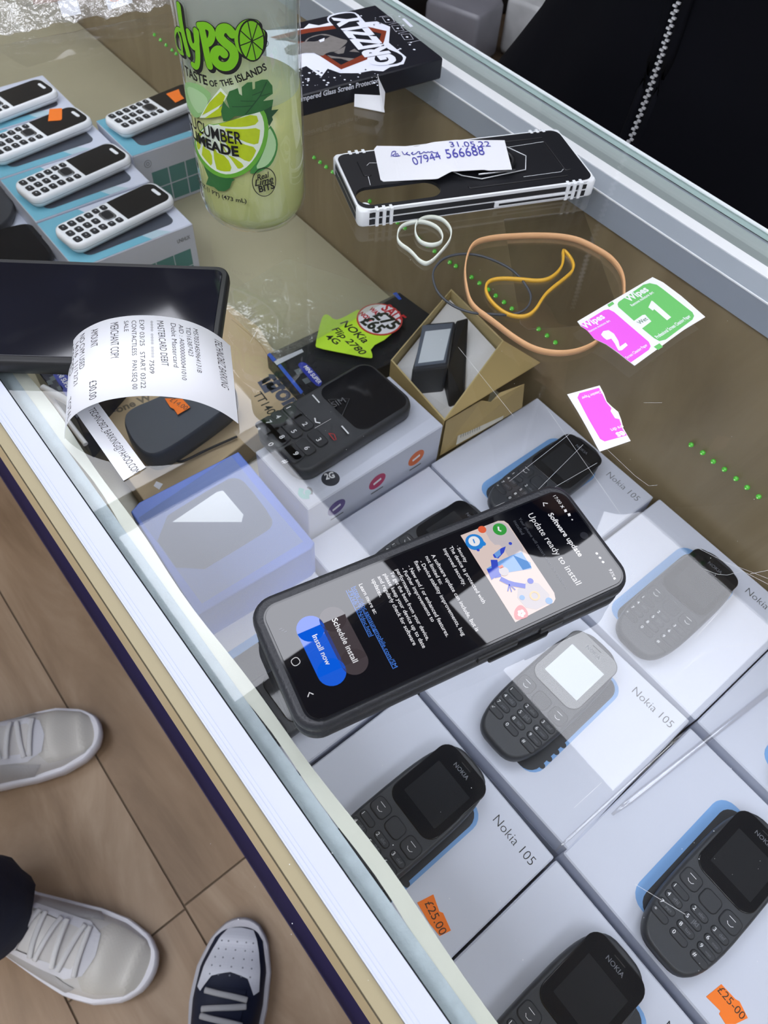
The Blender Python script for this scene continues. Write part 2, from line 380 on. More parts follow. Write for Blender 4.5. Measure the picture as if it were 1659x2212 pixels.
# the glass sheet: mirrored share on the upper face only
topg = glassmat('counter glass', tint=(0.955, 0.965, 0.965, 1), k=0.95)
sideg = mat('glass edge', S(205, 228, 224), rough=0.1, emit=0.0)
low = glassmat('glass underside', tint=(0.995, 1.0, 1.0, 1), k=0.0)
gx0, gx1 = 0.0283, 0.4962
b = MB()
b.add([(gx0, Y0, G), (gx1, Y0, G), (gx1, Y1, G), (gx0, Y1, G)], [(0, 1, 2, 3)], topg)
b.add([(gx0, Y0, G-0.006), (gx1, Y0, G-0.006), (gx1, Y1, G-0.006), (gx0, Y1, G-0.006)], [(3, 2, 1, 0)], low)
b.add([(gx1, Y0, G), (gx1, Y1, G), (gx1, Y1, G-0.006), (gx1, Y0, G-0.006)], [(0, 3, 2, 1)], sideg)
b.add([(gx0, Y0, G), (gx0, Y1, G), (gx0, Y1, G-0.006), (gx0, Y0, G-0.006)], [(0, 1, 2, 3)], sideg)
b.add([(gx0, Y0, G), (gx1, Y0, G), (gx1, Y0, G-0.006), (gx0, Y0, G-0.006)], [(0, 3, 2, 1)], sideg)
b.add([(gx0, Y1, G), (gx1, Y1, G), (gx1, Y1, G-0.006), (gx0, Y1, G-0.006)], [(0, 1, 2, 3)], sideg)
b.box((0.4956, YM, G+0.0001), (0.0024, YL, 0.0012), P_('painted edge glint', 245, 252, 255, rough=0.1))  # white strip paints the glint along the rear edge of the glass
gt = b.build('glass_top', t, fixn=False)
a = Art(HP(0)); scr = P_('scratch', 235, 238, 240, rough=0.4)
for pts in ([(1290, 1000), (1150, 1080)], [(1240, 930), (1100, 1040)], [(1180, 880), (1340, 1110)], [(1300, 960), (1395, 1050), (1420, 1048)], [(1510, 1225), (1560, 1245), (1600, 1235)],
            [(1570, 1215), (1659, 1250)], [(1620, 1240), (1659, 1232)], [(1440, 1480), (1530, 1400), (1640, 1390)], [(1450, 1450), (1520, 1410)], [(1500, 1380), (1555, 1320)],
            [(1372, 1910), (1430, 1945), (1480, 1975)], [(1240, 1745), (1300, 1690)], [(990, 750), (1110, 900)], [(600, 690), (600, 720)], [(1430, 870), (1390, 870)],
            [(1090, 1085), (1035, 1110)], [(560, 705), (540, 740)], [(715, 905), (680, 925)], [(1160, 1060), (1260, 960)], [(1500, 1180), (1659, 1262)]):
    a.line(pts, 0.00010, scr, off=1, sm=1)
for _ in range(120):
    x, y = random.uniform(450, 1650), random.uniform(520, 2150); a.circ((x, y), random.uniform(0.00008, 0.0002), scr, n=5)
o = a.build('scratches', gt, fixn=False); o['kind'] = 'stuff'
# green LED string on the back panel
ledm = mat('green led', S(86, 196, 62), rough=0.15, emit=0.22, coat=1.0)
ledw = P_('led lens', 176, 245, 150, rough=0.1, emit=0.45)
lt = empty('led_string', (0.437, 0.5, G-0.155), 'string of small green domed LEDs along the wooden back panel inside the counter', 'led lights')
LP = [(335, 75), (348, 86), (360, 97), (373, 108), (382, 116), (395, 126)] + [(415+k*15, 142+k*12) for k in range(16)] + [(680, 340), (693, 350), (706, 360), (720, 371)] + \
     [(738, 384), (754, 397), (770, 410), (800, 434), (816, 446), (860, 480), (876, 492), (905, 515), (925, 530), (940, 542)] + \
     [(973, 566), (986, 574), (1020, 598), (1037, 611), (1056, 625), (1072, 638), (1090, 652), (1107, 666), (1165, 710), (1183, 724), (1201, 739)] + \
     [(1494, 960), (1519, 977), (1542, 996), (1566, 1013), (1591, 1033), (1615, 1052), (1640, 1072)]
dome = [(0, 0.0), (0, 0.001), (0.0004, 0.0019), (0.0011, 0.0026)]
for q in LP:
    p = PX(q[0], q[1], 0.4405)
    b = MB(); M = Matrix.Translation(p) @ Matrix.Rotation(-PI/2, 4, 'Y')
    b.slab(0.0042, 0.0042, 0.0021, dome, ledm, M=M, seg=3); b.slab(0.0016, 0.0016, 0.0008, [(0, 0.0024), (0.0003, 0.0029)], ledw, M=M, seg=2)
    b.build('led', lt)
# ------------------------------------------------------------------ small keypad phone boxes
ZB = -0.205
def phone_box(loc, rot, label, art=True, txt=True, h=0.045, name='phone_box', sz=(0.1403, 0.1312)):
    r = empty(name, loc, label, 'box', 'white keypad phone boxes in the counter', rot)
    b = MB(); w, l = sz; b.slab(w, l, 0.0012, [(0.0008, 0.0), (0, 0.001), (0, h-0.001), (0.0010, h)], white_card, seg=2, smooth=False)
    b.build('carton', r, local=True)
    b = MB(); b.slab(w-0.0002, l+0.0006, 0.001, [(0, h-0.0220), (0, h-0.0216)], P_('lid seam', 170, 174, 186, rough=0.6), seg=2, smooth=False); b.build('lid_seam', r, local=True)
    a = Art(Plane((0, 0, h), (1, 0, 0), (0, 1, 0)))
    a.uvpoly([p[:2] for p in rrect(0.054, 0.098, 0.011, 5, (-0.0015, -0.002))], blue_print, 1)
    a.uvpoly([p[:2] for p in rrect(0.045, 0.096, 0.010, 5, (0.0005, -0.003))], dark_print, 2)
    for k in range(4): a.uvpoly([p[:2] for p in rrect(0.010, 0.0042, 0.002, 3, (0.0205, -0.018-0.0072*k))], key_dark, 3)
    if txt: a.uvtext('Nokia 105', (0.0295-0.0, 0.0495), (0.0295+0.0345, 0.0495), grey_ink if txt == 2 else black_ink, 2, asp=1.05, bold=-0.012)
    a.build('printed_lid', r, local=True, fixn=False)
    return r
def tiny_keys():
    L = []
    for j, row in enumerate((('1', '2', '3'), ('4', '5', '6'), ('7', '8', '9'), ('*', '0', '#'))):
        for i, c in enumerate(row): L.append((c, (-0.0148+0.0148*i, -0.0205-0.0066*j-(0.0005 if i == 1 else 0))))
    return L
def make_keypad_phone(screen=lcd_dark, name='keypad_phone'):
    r = empty(name, (0, 0, 0)); b = MB()
    def ring(ins, z, n=48):
        pts = []
        for k in range(n):
            a_ = 2*PI*k/n; c, s_ = math.cos(a_), math.sin(a_); e = 2/3.6
            pts.append(((0.0238-ins)*abs(c)**e*(1 if c > 0 else -1), (0.0572-ins)*abs(s_)**(2/3.4)*(1 if s_ > 0 else -1), z))
        return pts
    b.loft([ring(0.006, 0.0), ring(0.002, 0.0015), ring(0.0, 0.006), ring(0.0, 0.0105), ring(0.0008, 0.0125), ring(0.0022, 0.0135)], charcoal)
    b.build('body', r, local=True)
    b = MB(); b.slab(0.0415, 0.0535, 0.0085, [(0, 0.0128), (0, 0.0138), (0.0005, 0.0141)], gloss_black, c=(0, 0.0262)); bz = b.build('screen_bezel', r, local=True)
    b = MB(); b.slab(0.0300, 0.0300, 0.0004, [(0, 0.0139), (0, 0.01418)], screen, c=(0.0008, 0.0235), seg=1); b.build('screen', bz, local=True)
    a = Art(Plane((0, 0, 0.0141), (1, 0, 0), (0, 1, 0))); a.uvtext('NOKIA', (-0.0063, 0.0440), (0.0063, 0.0440), P_('logo grey', 92, 96, 104, rough=0.4), 1, bold=0.01)
    a.uvline([(-0.004, 0.0495), (0.004, 0.0495)], 0.0006, black_ink, 1); a.build('logo', bz, local=True, fixn=False)
    for c, (x, y) in (('(', (-0.0148, -0.0098)), ('o', (0, -0.0102)), (')', (0.0148, -0.0098))):
        b = MB(); b.slab(0.0130, 0.0112, 0.0036, [(0, 0.013), (0, 0.0138), (0.0008, 0.0144)], key_dark, c=(x, y)); k = b.build('key', r, local=True)
        if c != 'o':
            a = Art(Plane((0, 0, 0.0144), (1, 0, 0), (0, 1, 0))); a.uvline([(x-0.0028, y+0.0022), (x+0.0018, y+0.0022)], 0.0003, white_ink)
            a.uvline([(x-0.002, y-0.001), (x-0.0008, y-0.0022), (x+0.0012, y-0.0022), (x+0.0024, y-0.001)], 0.0003, white_ink); a.build('legend', k, local=True, fixn=False)
    sub = {'2': 'abc', '3': 'def', '4': 'ghi', '5': 'jkl', '6': 'mno', '7': 'pqrs', '8': 'tuv', '9': 'wxyz'}
    for c, (x, y) in tiny_keys():
        b = MB(); b.slab(0.0122, 0.0052, 0.0025, [(0, 0.0128), (0, 0.0137), (0.0007, 0.0143)], key_dark, c=(x, y), seg=4); k = b.build('key', r, local=True)
        a = Art(Plane((0, 0, 0.0143), (1, 0, 0), (0, 1, 0))); a.uvtext(c, (x-0.0046, y-0.0012), (x-0.0025, y-0.0012), white_ink, size=0.0036)
        if c in sub: a.uvtext(sub[c], (x-0.0006, y-0.0009), (x+0.0034, y-0.0009), grey_ink, bold=0.02)
        a.build('legend', k, local=True, fixn=False)
    return r
boxes = [  # centre x, y, rot(deg), label
    ((0.0910, 0.0445), 0.0, 'white keypad phone box at the front edge bearing the torn orange price sticker', 1),
    ((0.2300, 0.0440), 1.8, 'white keypad phone box under the pale-screened keypad phone', 1),
    ((0.3670, 0.0440), 0.0, 'white keypad phone box against the back panel, middle of the back row', 1),
    ((0.0910, 0.1880), 0.0, 'white keypad phone box mostly hidden under the near end of the folded phone', 2),
    ((0.2300, 0.1880), 0.0, 'white keypad phone box under the folded phone, touching the icon-printed box', 1),
    ((0.3640, 0.1885), 0.0, 'white keypad phone box against the back panel beside the kraft watch box', 2),
    ((0.0910, -0.0975), 0.0, 'white keypad phone box in the front row, at the bottom edge of the photo', 1),
    ((0.2285, -0.0975), 0.0, 'white keypad phone box lower right with a wide strip of blue print beside its phone', 0),
    ((0.3670, -0.0975), 0.0, 'white keypad phone box at the right edge, only a sliver of blue print showing', 0)]
for (x, y), rt, lb, tx in boxes: phone_box((x, y, G+ZB-0.045), math.radians(-90+rt), lb, txt=tx)
kp = make_keypad_phone()
kp_pale = make_keypad_phone(lcd_reflection)
phones = [((0.0958, 0.0491), 0, 'black keypad phone cut by the front edge, on the box with the torn orange sticker'),
          ((0.2275, 0.0505), 2, 'black keypad phone with ceiling reflection painted on its screen lying below the folded phone'),
          ((0.3580, 0.0405), 1, 'black keypad phone washed out by the ceiling reflection, right of the folded phone'),
          ((0.0720, 0.1600), 0, 'black keypad phone showing one keypad corner under the near end of the folded phone'),
          ((0.2350, 0.1900), 0, 'black keypad phone peeking out above the middle of the folded phone'),
          ((0.3600, 0.1840), 2, 'black keypad phone lying beside the torn pink wipe wrapper and kraft watch box'),
          ((0.0925, -0.0870), 0, 'black keypad phone at the bottom edge with its screen half in view'),
          ((0.2197, -0.1011), 0, 'black keypad phone lower right with all its white-numbered keys in view'),
          ((0.3580, -0.1060), 0, 'black keypad phone on the rightmost box, just outside the frame edge')]
for i, ((x, y), rt, lb) in enumerate(phones):
    if i == 0: o = kp
    elif i == 1: o = kp_pale
    else: o = copy_tree(kp)
    o.location = (x, y, G+ZB+0.0004); o.rotation_euler = (0, 0, math.radians(-90+rt)); tag(o, lb, 'phone', 'black keypad phones on their boxes')
    ROOTS[o] = Vector(o.location)
wrapm = glassmat('shrink wrap', tint=(0.97, 0.97, 0.98, 1), k=3.0, base=0.0, rough=0.12)
for pa, pb2, rr_, lb in (((1322, 1760), (1700, 1462), 0.0022, 'clear rounded fold of shrink wrap across the lower right phone box'), ((1200, 1838), (1478, 1582), 0.0012, 'thin clear film edge between the middle and lower right phone boxes')):
    b = MB(); pts = [P(pa[0]+(pb2[0]-pa[0])*i/10, pa[1]+(pb2[1]-pa[1])*i/10, ZB+rr_+0.0003) for i in range(11)]
    b.tube(pts, [rr_*(0.35 if i in (0, 10) else 1) for i in range(11)], wrapm, 12, flat=0.7); tag(b.build('shrink_wrap_fold'), lb, 'film')
# orange price stickers
def sticker(name, px, z, texts, label, asp=1.0, w=0.00035):
    b = Art(HP(z)); pts = [b.S.uv(*p) for p in px]
    b.loft([[(u, v, G+z) for u, v in pts], [(u, v, G+z+0.0003) for u, v in pts]], orange, smooth=False)
    b.S = HP(z+0.0003)
    for t_, a_, c_ in texts: b.text(t_, a_, c_, P_('brown ink', 70, 40, 20), 1, asp=asp)
    o = b.build(name, fixn=True); return tag(o, label, 'price sticker', 'orange price stickers')
sticker('price_sticker', [(901, 1950), (936, 1932), (949, 1969), (957, 1972), (974, 2010), (950, 2022), (928, 1995)], ZB, [('£25.00', (917, 1952), (951, 2022))], 'torn orange price sticker reading £25 on the front white box', 1.0)
sticker('price_sticker', [(1525, 2153), (1558, 2126), (1588, 2158), (1597, 2163), (1615, 2199), (1588, 2212), (1567, 2212), (1553, 2190), (1556, 2184)], ZB, [('£25-00', (1549, 2140), (1602, 2204))], 'orange price sticker reading £25-00 at the bottom right', 1.0)
# ------------------------------------------------------------------ white bar phones and their teal boxes
ZW = -0.180
def teal_box(loc, label, face):
    r = empty('phone_box', loc, label, 'box', 'white and teal phone boxes'); h = 0.070
    b = MB(); b.slab(0.128, 0.086, 0.001, [(0.0006, 0), (0, 0.001), (0, h-0.001), (0.001, h)], white_card, seg=2, smooth=False); b.build('carton', r, local=True)
    a = Art(Plane((0, 0, h), (1, 0, 0), (0, 1, 0)))
    a.uvpoly([(-0.0635, -0.0425), (0.018, -0.0425), (-0.004, 0.0), (-0.020, 0.0425), (-0.0635, 0.0425)], teal, 1)
    a.uvpoly([(-0.004, 0.0), (0.018, -0.0425), (0.040, -0.0425)], P_('pale teal print', 176, 200, 210), 1)
    a.uvpoly([p[:2] for p in rrect(0.098, 0.036, 0.008, 4, (0.002, -0.014))], P_('slate print', 66, 72, 84, var=0.2, vs=90), 2)
    a.build('printed_lid', r, local=True, fixn=False)
    a = Art(Plane((0, -0.0431, 0), (1, 0, 0), (0, 0, 1))); tg = P_('teal window', 84, 140, 138, rough=0.4, var=0.1, vs=20)
    if face == 1:
        a.uvline([(p[0], p[1]) for p in circ(20, 0.0042, (-0.048, 0.056))], 0.0005, grey_ink, closed=True); a.uvline([(p[0], p[1]) for p in circ(12, 0.0018, (-0.048, 0.056))], 0.0005, grey_ink, closed=True)
        for i in range(5):
            for j in range(2): a.uvpoly([(-0.046+i*0.022, 0.004+j*0.021), (-0.0255+i*0.022, 0.004+j*0.021), (-0.0255+i*0.022, 0.0235+j*0.021), (-0.046+i*0.022, 0.0235+j*0.021)], tg)
    else:
        a.uvtext('UNIHUX', (0.0435, 0.0545), (0.0585, 0.0545), grey_ink, asp=1.6, bold=0.02)
        for i in range(3):
            for j in range(2): a.uvpoly([(-0.004+i*0.0205, 0.003+j*0.0205), (0.0155+i*0.0205, 0.003+j*0.0205), (0.0155+i*0.0205, 0.0225+j*0.0205), (-0.004+i*0.0205, 0.0225+j*0.0205)], tg)
    a.build('printed_side', r, local=True, fixn=False)
teal_box((0.2235, 0.6700, G-0.25), 'white and teal phone box nearest the black tablet, lettered on its side', 2)
teal_box((0.2240, 0.7595, G-0.25), 'white and teal phone box second from the black tablet', 0+2)
teal_box((0.2245, 0.8480, G-0.25), 'white and teal phone box third from the black tablet', 2)
teal_box((0.2250, 0.9370, G-0.25), 'white and teal phone box farthest left at the upper edge', 2)
teal_box((0.3585, 0.8100, G-0.25), 'white and teal phone box left of the lemonade bottle with a teal grid side', 1)
bar_black = P_('bar phone glass', 40, 40, 40, rough=0.1, var=0.2, vs=40); keyb = P_('bar phone key', 44, 46, 50, rough=0.25); keyrim = P_('bar phone key rim', 16, 16, 18, rough=0.4)
def make_bar_phone():
    r = empty('bar_phone', (0, 0, 0)); b = MB()
    w, l = 0.0425, 0.121
    b.slab(w, l, 0.011, [(0.006, 0.0), (0.002, 0.0015), (0, 0.005), (0, 0.0085), (0.0008, 0.0115), (0.003, 0.0125)], white_plastic, seg=8)
    b.slab(w+0.0003, l+0.0003, 0.011, [(0, 0.0064), (0, 0.0068)], P_('seam grey', 150, 156, 162), seg=8); b.build('body', r, local=True)
    b = MB(); b.slab(0.0365, 0.054, 0.009, [(0, 0.0122), (0, 0.0128)], bar_black, c=(0, 0.0295)); b.prism([(-0.01825, 0.0025), (0.01825, 0.0025), (0.01825, 0.014), (-0.01825, 0.014)], 0.0122, 0.01279, bar_black)
    sc_ = b.build('screen', r, local=True)
    b = MB(); b.slab(0.0140, 0.0042, 0.002, [(0, 0.0125), (0.0004, 0.0132)], white_plastic, c=(0, 0.0500), seg=3); b.build('earpiece', sc_, local=True)
    def key(x, y, kw, kl):
        b = MB(); b.slab(kw+0.0012, kl+0.0012, 0.0022, [(0, 0.012), (0, 0.01262)], keyrim, c=(x, y), seg=3); b.slab(kw, kl, 0.002, [(0, 0.0122), (0, 0.0130), (0.0008, 0.0136)], keyb, c=(x, y), seg=3)
        b.slab(kw*0.30, kl*0.25, 0.0004, [(0, 0.0134), (0, 0.01365)], P_('key legend', 150, 154, 158), c=(x, y), seg=1); b.build('key', r, local=True)
    for j in range(4):
        for i in (-1, 0, 1): key(i*0.0122, -0.0515+j*0.0096, 0.0082, 0.0062)
    for sx in (-1, 1):
        for yy in (-0.0135, -0.0045): key(sx*0.0134, yy, 0.0072, 0.0056)
    b = MB(); b.slab(0.0165, 0.0135, 0.004, [(0, 0.0122), (0, 0.0130), (0.0006, 0.0133)], silver, c=(0, -0.009)); b.slab(0.0125, 0.0095, 0.003, [(0, 0.0130), (0.0004, 0.0139)], keyb, c=(0, -0.009)); b.build('navigation_key', r, local=True)
    return r
bp = make_bar_phone()
DX = math.radians(7.6); dv = Vector((math.cos(DX), math.sin(DX), 0))
ra = P(107, 178, ZW+0.014); 
bars = [((0.2262, 0.6690), 'white bar phone nearest the black tablet, on the lettered teal box'),
        ((0.2255, 0.7586), 'white bar phone second from the black tablet'),
        ((0.2248, 0.8477), 'white bar phone third from the black tablet, orange sticker on its screen'),
        ((ra.x-0.0605*dv.x, ra.y-0.0605*dv.y), 'white bar phone at the left edge, only its screen end in view'),
        ((0.3590, 0.8240), 'white bar phone half hidden behind the lemonade bottle')]
for i, ((x, y), lb) in enumerate(bars):
    o = bp if i == 0 else copy_tree(bp)
    o.location = (x, y, G+ZW+0.0004); o.rotation_euler = (0, 0, -PI/2+DX); tag(o, lb, 'phone', 'white bar phones on their boxes')
sticker('price_sticker', [(107, 236), (134, 234), (134, 257), (131, 260), (104, 262)], ZW+0.0136, [], 'small blank orange sticker on the screen of a white bar phone at the left')
sticker('price_sticker', [(359, 203), (386, 193), (390, 204), (398, 213), (379, 222)], ZW+0.0136, [], 'small blank orange sticker on the white bar phone beside the lemonade bottle')
# ------------------------------------------------------------------ dark phone boxes at the far left
def traced_box(name, px, z, h, mt, label, cat, bevel=0.001, group=None):
    b = MB(); pts = [P(*p, z) for p in px]
    b.loft([[(p.x, p.y, G+z-h) for p in pts], [(p.x, p.y, G+z) for p in pts]], mt, smooth=False)
    c = sum((p for p in pts), Vector((0, 0, 0)))/len(pts); c.z = G+z-h
    r = empty(name, c, label, cat, group); b.build('carton', r, bevel=bevel); return r
traced_box('phone_box', [(-170, 560), (-110, 290), (0, 392), (68, 482), (-60, 600)], -0.205, 0.045, white_card, 'white phone box at the left edge under a dark round-cornered phone', 'box')
traced_box('phone_box', [(-80, 640), (-90, 540), (68, 484), (133, 556), (90, 640)], -0.207, 0.043, white_card, 'white phone box tucked under the far edge of the black tablet', 'box')
def traced_slab(name, px, z, h, mt, label, cat, sm=2, part='body'):
    pts = [P(*p, z) for p in px]; pts = smoothpts(pts, sm, True); c = sum((p for p in pts), Vector((0, 0, 0)))/len(pts)
    b = MB(); rings = []
    for k, zz in ((0.96, -h), (1.0, -h*0.7), (1.0, -h*0.2), (0.97, 0)): rings.append([c.lerp(p, k)+Vector((0, 0, zz)) for p in pts])
    b.loft(rings, mt); r = empty(name, (c.x, c.y, G+z-h), label, cat); b.build(part, r); return r
traced_slab('feature_phone', [(-60, 430), (-50, 400), (8, 396), (25, 425), (30, 440), (22, 470), (-10, 492), (-60, 500)], -0.194, 0.010, charcoal, 'dark round-cornered phone cut off by the left edge', 'phone')
r = traced_slab('feature_phone', [(-80, 560), (-60, 515), (-20, 500), (45, 482), (70, 483), (88, 500), (111, 534), (112, 550), (98, 580), (0, 620), (-80, 600)], -0.196, 0.010, gloss_black, 'glossy black phone peeking over the black tablet at the left', 'phone')
# ------------------------------------------------------------------ kraft phone box, dark handset, flip phone box
kraft = P_('kraft card', 198, 176, 140, rough=0.7, var=0.08, vs=40)
r = traced_box('kraft_phone_box', [(150, 850), (470, 640), (560, 706), (655, 860), (330, 1110)], -0.222, 0.028, kraft, 'large brown kraft phone box lettered TTfone TT140 under the receipt arch', 'box')
a = Art(HP(-0.222))
a.text('ttfone', (562, 818), (640, 905), P_('slate ink', 72, 78, 98), 1, asp=1.1, bold=0.04); a.text('TT140', (546, 852), (580, 897), black_ink, 1, asp=1.1, bold=0.01)
a.poly([(556, 826), (580, 814), (598, 838), (572, 850)], P_('slate ink', 72, 78, 98), 1); a.line([(566, 832), (586, 822)], 0.001, kraft, 2)
a.text('one W', (254, 892), (330, 862), P_('faded ink', 110, 98, 80), 1, bold=0.03)
for k in range(5): a.line([(228+k*3, 868+k*6), (243+k*3, 862+k*6)], 0.0008, grey_ink, 1)
a.line([(500, 690), (560, 740), (600, 800)], 0.0004, P_('kraft crease', 140, 116, 84), 1)
a.build('printed_lid', r, fixn=False)
r = traced_slab('wired_handset', [(262, 905), (280, 882), (330, 862), (400, 830), (470, 800), (510, 830), (512, 862), (470, 895), (400, 945), (352, 975), (318, 985), (285, 955)], -0.196, 0.024, P_('handset grey', 58, 64, 74, rough=0.5, var=0.1, vs=50), 'dark grey rounded device with a thin lead under the receipt arch', 'device')
b = MB(); b.tube(smoothpts([P(355, 965, -0.218), P(368, 985, -0.219), P(385, 999, -0.219), P(405, 993, -0.219), P(450, 970, -0.219), P(512, 943, -0.219)], 3), 0.0011, matt_black); b.build('lead', r)
sticker('price_sticker', [(356, 861), (394, 862), (411, 880), (384, 896), (376, 884), (368, 880)], -0.1945, [('£14.00', (366, 866), (400, 886))], 'orange price sticker on the dark device under the receipt arch', 1.0)
flipb = P_('flip box black', 34, 37, 42, rough=0.25, var=0.3, vs=30)
r = traced_box('flip_phone_box', [(576, 766), (863, 631), (932, 681), (848, 782), (665, 864)], -0.205, 0.045, flipb, 'black flip phone box with blue edge under the green sale tag', 'box')
a = Art(HP(-0.205)); blu = P_('royal blue print', 50, 92, 196, rough=0.35); dblu = P_('deep blue print', 34, 52, 160, rough=0.35)
a.poly([(577, 766), (583, 762), (598, 778), (590, 782)], blu); a.poly([(600, 790), (606, 786), (655, 846), (650, 852)], blu)
a.poly([(590, 780), (652, 754), (656, 760), (598, 789)], P_('silver print', 200, 205, 215, rough=0.3)); a.poly([(848, 634), (856, 631), (868, 646), (862, 648)], blu)
a.poly([(643, 787), (652, 781), (664, 786), (697, 822), (692, 836), (680, 832), (648, 796)], dblu, 2, sm=1)
a.text('MINI SUPER', (655, 793), (688, 830), white_ink, 3, asp=1.2, bold=0.02)
for q in ((635, 800), (652, 820)): a.poly([(q[0], q[1]), (q[0]+12, q[1]-5), (q[0]+20, q[1]+5), (q[0]+8, q[1]+10)], P_('key print', 90, 100, 104), 2)
a.build('printed_lid', r, fixn=False)
# sale tag
lime = P_('lime card', 190, 236, 50, rough=0.6, emit=0.0)
TP = [(701, 680), (710, 681), (722, 692), (736, 690), (783, 664), (860, 700), (840, 730), (799, 751), (806, 772), (800, 775), (745, 764), (684, 752), (681, 745), (694, 690)]
b = Art(HP(-0.1985)); pts = smoothpts([P(*p, -0.1985) for p in TP], 1, True)
b.loft([[p for p in pts], [p+Vector((0, 0, 0.0006)) for p in pts]], lime, smooth=False); b.S = HP(-0.1979)
ink = P_('marker ink', 26, 34, 20, rough=0.5)
b.text('NOKia', (734, 698), (786, 742), ink, 1, asp=0.95, bold=0.02, shear=0.2); b.text('Flip 2780', (716, 712), (781, 768), ink, 1, asp=0.85, bold=0.02, shear=0.2); b.text('4G', (701, 729), (727, 745), ink, 1, asp=0.8, bold=0.02)
tag(b.build('sale_tag'), 'lime green arrow-shaped card handwritten Nokia Flip 4G on the black flip phone box', 'sale tag')
b = Art(HP(-0.1976)); cc = b.S.uv(820, 690); rr = 0.0225
b.loft([[(p[0], p[1], G-0.1976) for p in circ(40, rr, cc)], [(p[0], p[1], G-0.1971) for p in circ(40, rr, cc)]], P_('round tag rim', 196, 60, 50), smooth=False); b.S = HP(-0.1971)
b.uvcirc(cc, rr*0.93, white_paper, 1, 40); red = P_('red ink', 190, 36, 44)
b.text('SALE', (822, 667), (860, 697), red, 2, asp=1.4, bold=0.03); b.text('WAS', (796, 668), (814, 682), red, 2, asp=1.4, bold=0.05); b.text('NOW', (775, 678), (800, 697), red, 2, asp=1.2, bold=0.05)
b.text('£75', (805, 682), (845, 714), ink, 3, asp=1.1, bold=0.04); b.text('£65', (777, 695), (815, 722), ink, 3, asp=1.2, bold=0.04)
tag(b.build('sale_sticker', fixn=True), 'round white sale sticker with red rim reading was £75 now £65', 'sale sticker')
# ------------------------------------------------------------------ icon box with big keypad phone in a bag
ZI = -0.168
c0 = P(958, 918, ZI); c1 = P(665, 1101, ZI); c2 = P(563, 1027, ZI)
ex = (c0-c1); LX = ex.length; ex.normalize(); ey = Vector((0, 0, 1)).cross(ex)
MX = Matrix((ex, ey, Vector((0, 0, 1)))).transposed().to_4x4(); MX.translation = Vector((c1.x, c1.y, G-0.25))
r = empty('icon_printed_box', (c1+ex*LX/2+ey*0.04).xy[:]+(G-0.25,), 'white phone box with coloured round icons along its side, beside the kraft watch box', 'box')
b = MB(); h = 0.25+ZI; b.slab(LX, 0.070, 0.001, [(0.0006, 0), (0, 0.001), (0, h-0.001), (0.001, h)], white_card, M=MX, c=(LX/2, 0.035), seg=2, smooth=False); b.build('carton', r)
a = Art(HP(ZI)); icd = P_('icon navy', 34, 40, 54); a.circ((714, 1034), 0.0072, icd); a.text('2G', (704, 1036), (724, 1031), white_ink, 2, asp=1.3, bold=0.04)
mint = P_('mint print', 150, 205, 200); a.line([(652, 1055), (648, 1066), (656, 1074), (668, 1073)], 0.004, mint, 1, sm=2); a.line([(664, 1052), (673, 1058), (673, 1068)], 0.0018, grey_ink, 1, sm=1); a.circ((665, 1064), 0.0026, mint, 2)
a.build('printed_lid', r, fixn=False)
SP = Plane(c1-Vector((0, 0, 0)), ex, (0, 0, 1)); SP.o = SP.o-ey*0.0001
a = Art(SP)
for q, col in (((899, 989), P_('icon orange', 222, 112, 58)), ((815, 1040), P_('icon magenta', 186, 44, 96)), ((727, 1096), P_('icon violet', 96, 78, 140))):
    a.circ(q, 0.0088, col, 1); u, v = a.S.uv(*q); a.uvline([(u-0.004, v-0.001), (u+0.004, v+0.001)], 0.003, white_ink, 2)
    a.uvline([(u-0.006, v-0.013), (u+0.007, v-0.013)], 0.0015, grey_ink, 1)
a.build('printed_side', r, fixn=False)
# big keypad phone
ZP = ZI+0.0145
q = [P(524, 925, ZP), P(668, 1022, ZP), P(898, 872, ZP), P(797, 772, ZP)]
o_ = (q[0]+q[1]+q[2]+q[3])/4; dy = ((q[2]+q[3])-(q[0]+q[1])).normalized(); dx_ = dy.cross(Vector((0, 0, 1)))
ln = ((q[2]+q[3])-(q[0]+q[1])).length/2; wn = abs(((q[1]-q[0]).dot(dx_)+(q[2]-q[3]).dot(dx_))/2)
r = empty('large_button_phone', (o_.x, o_.y, G+ZI), 'large black big-button phone in a clear bag on the icon-printed box', 'phone')
MP = Matrix((dx_, dy, Vector((0, 0, 1)))).transposed().to_4x4(); MP.translation = Vector((o_.x, o_.y, G+ZI+0.0003))
b = MB(); b.slab(wn, ln, 0.014, [(0.004, 0), (0.0005, 0.002), (0, 0.009), (0.001, 0.013), (0.003, 0.0145)], charcoal, M=MP, seg=8); b.build('body', r)
b = MB(); b.slab(wn-0.008, ln*0.45, 0.010, [(0, 0.014), (0.0004, 0.0150)], gloss_black, M=MP, c=(0, ln*0.245)); b.build('screen', r)
a = Art(HP(ZP+0.0022)); a.line([(709, 863), (755, 861), (738, 900), (735, 900)], 0.0008, key_dark, 1, closed=True); a.text('SIM', (722, 880), (748, 868), grey_ink, 1)
keyg = {'1': (622, 880), '2': (656, 914), '3': (686, 948), '4': (598, 898), '5': (632, 930), '6': (660, 966), '7': (578, 910), '8': (606, 942), '9': (636, 978), '*': (554, 926), '0': (582, 958), '#': (612, 994)}
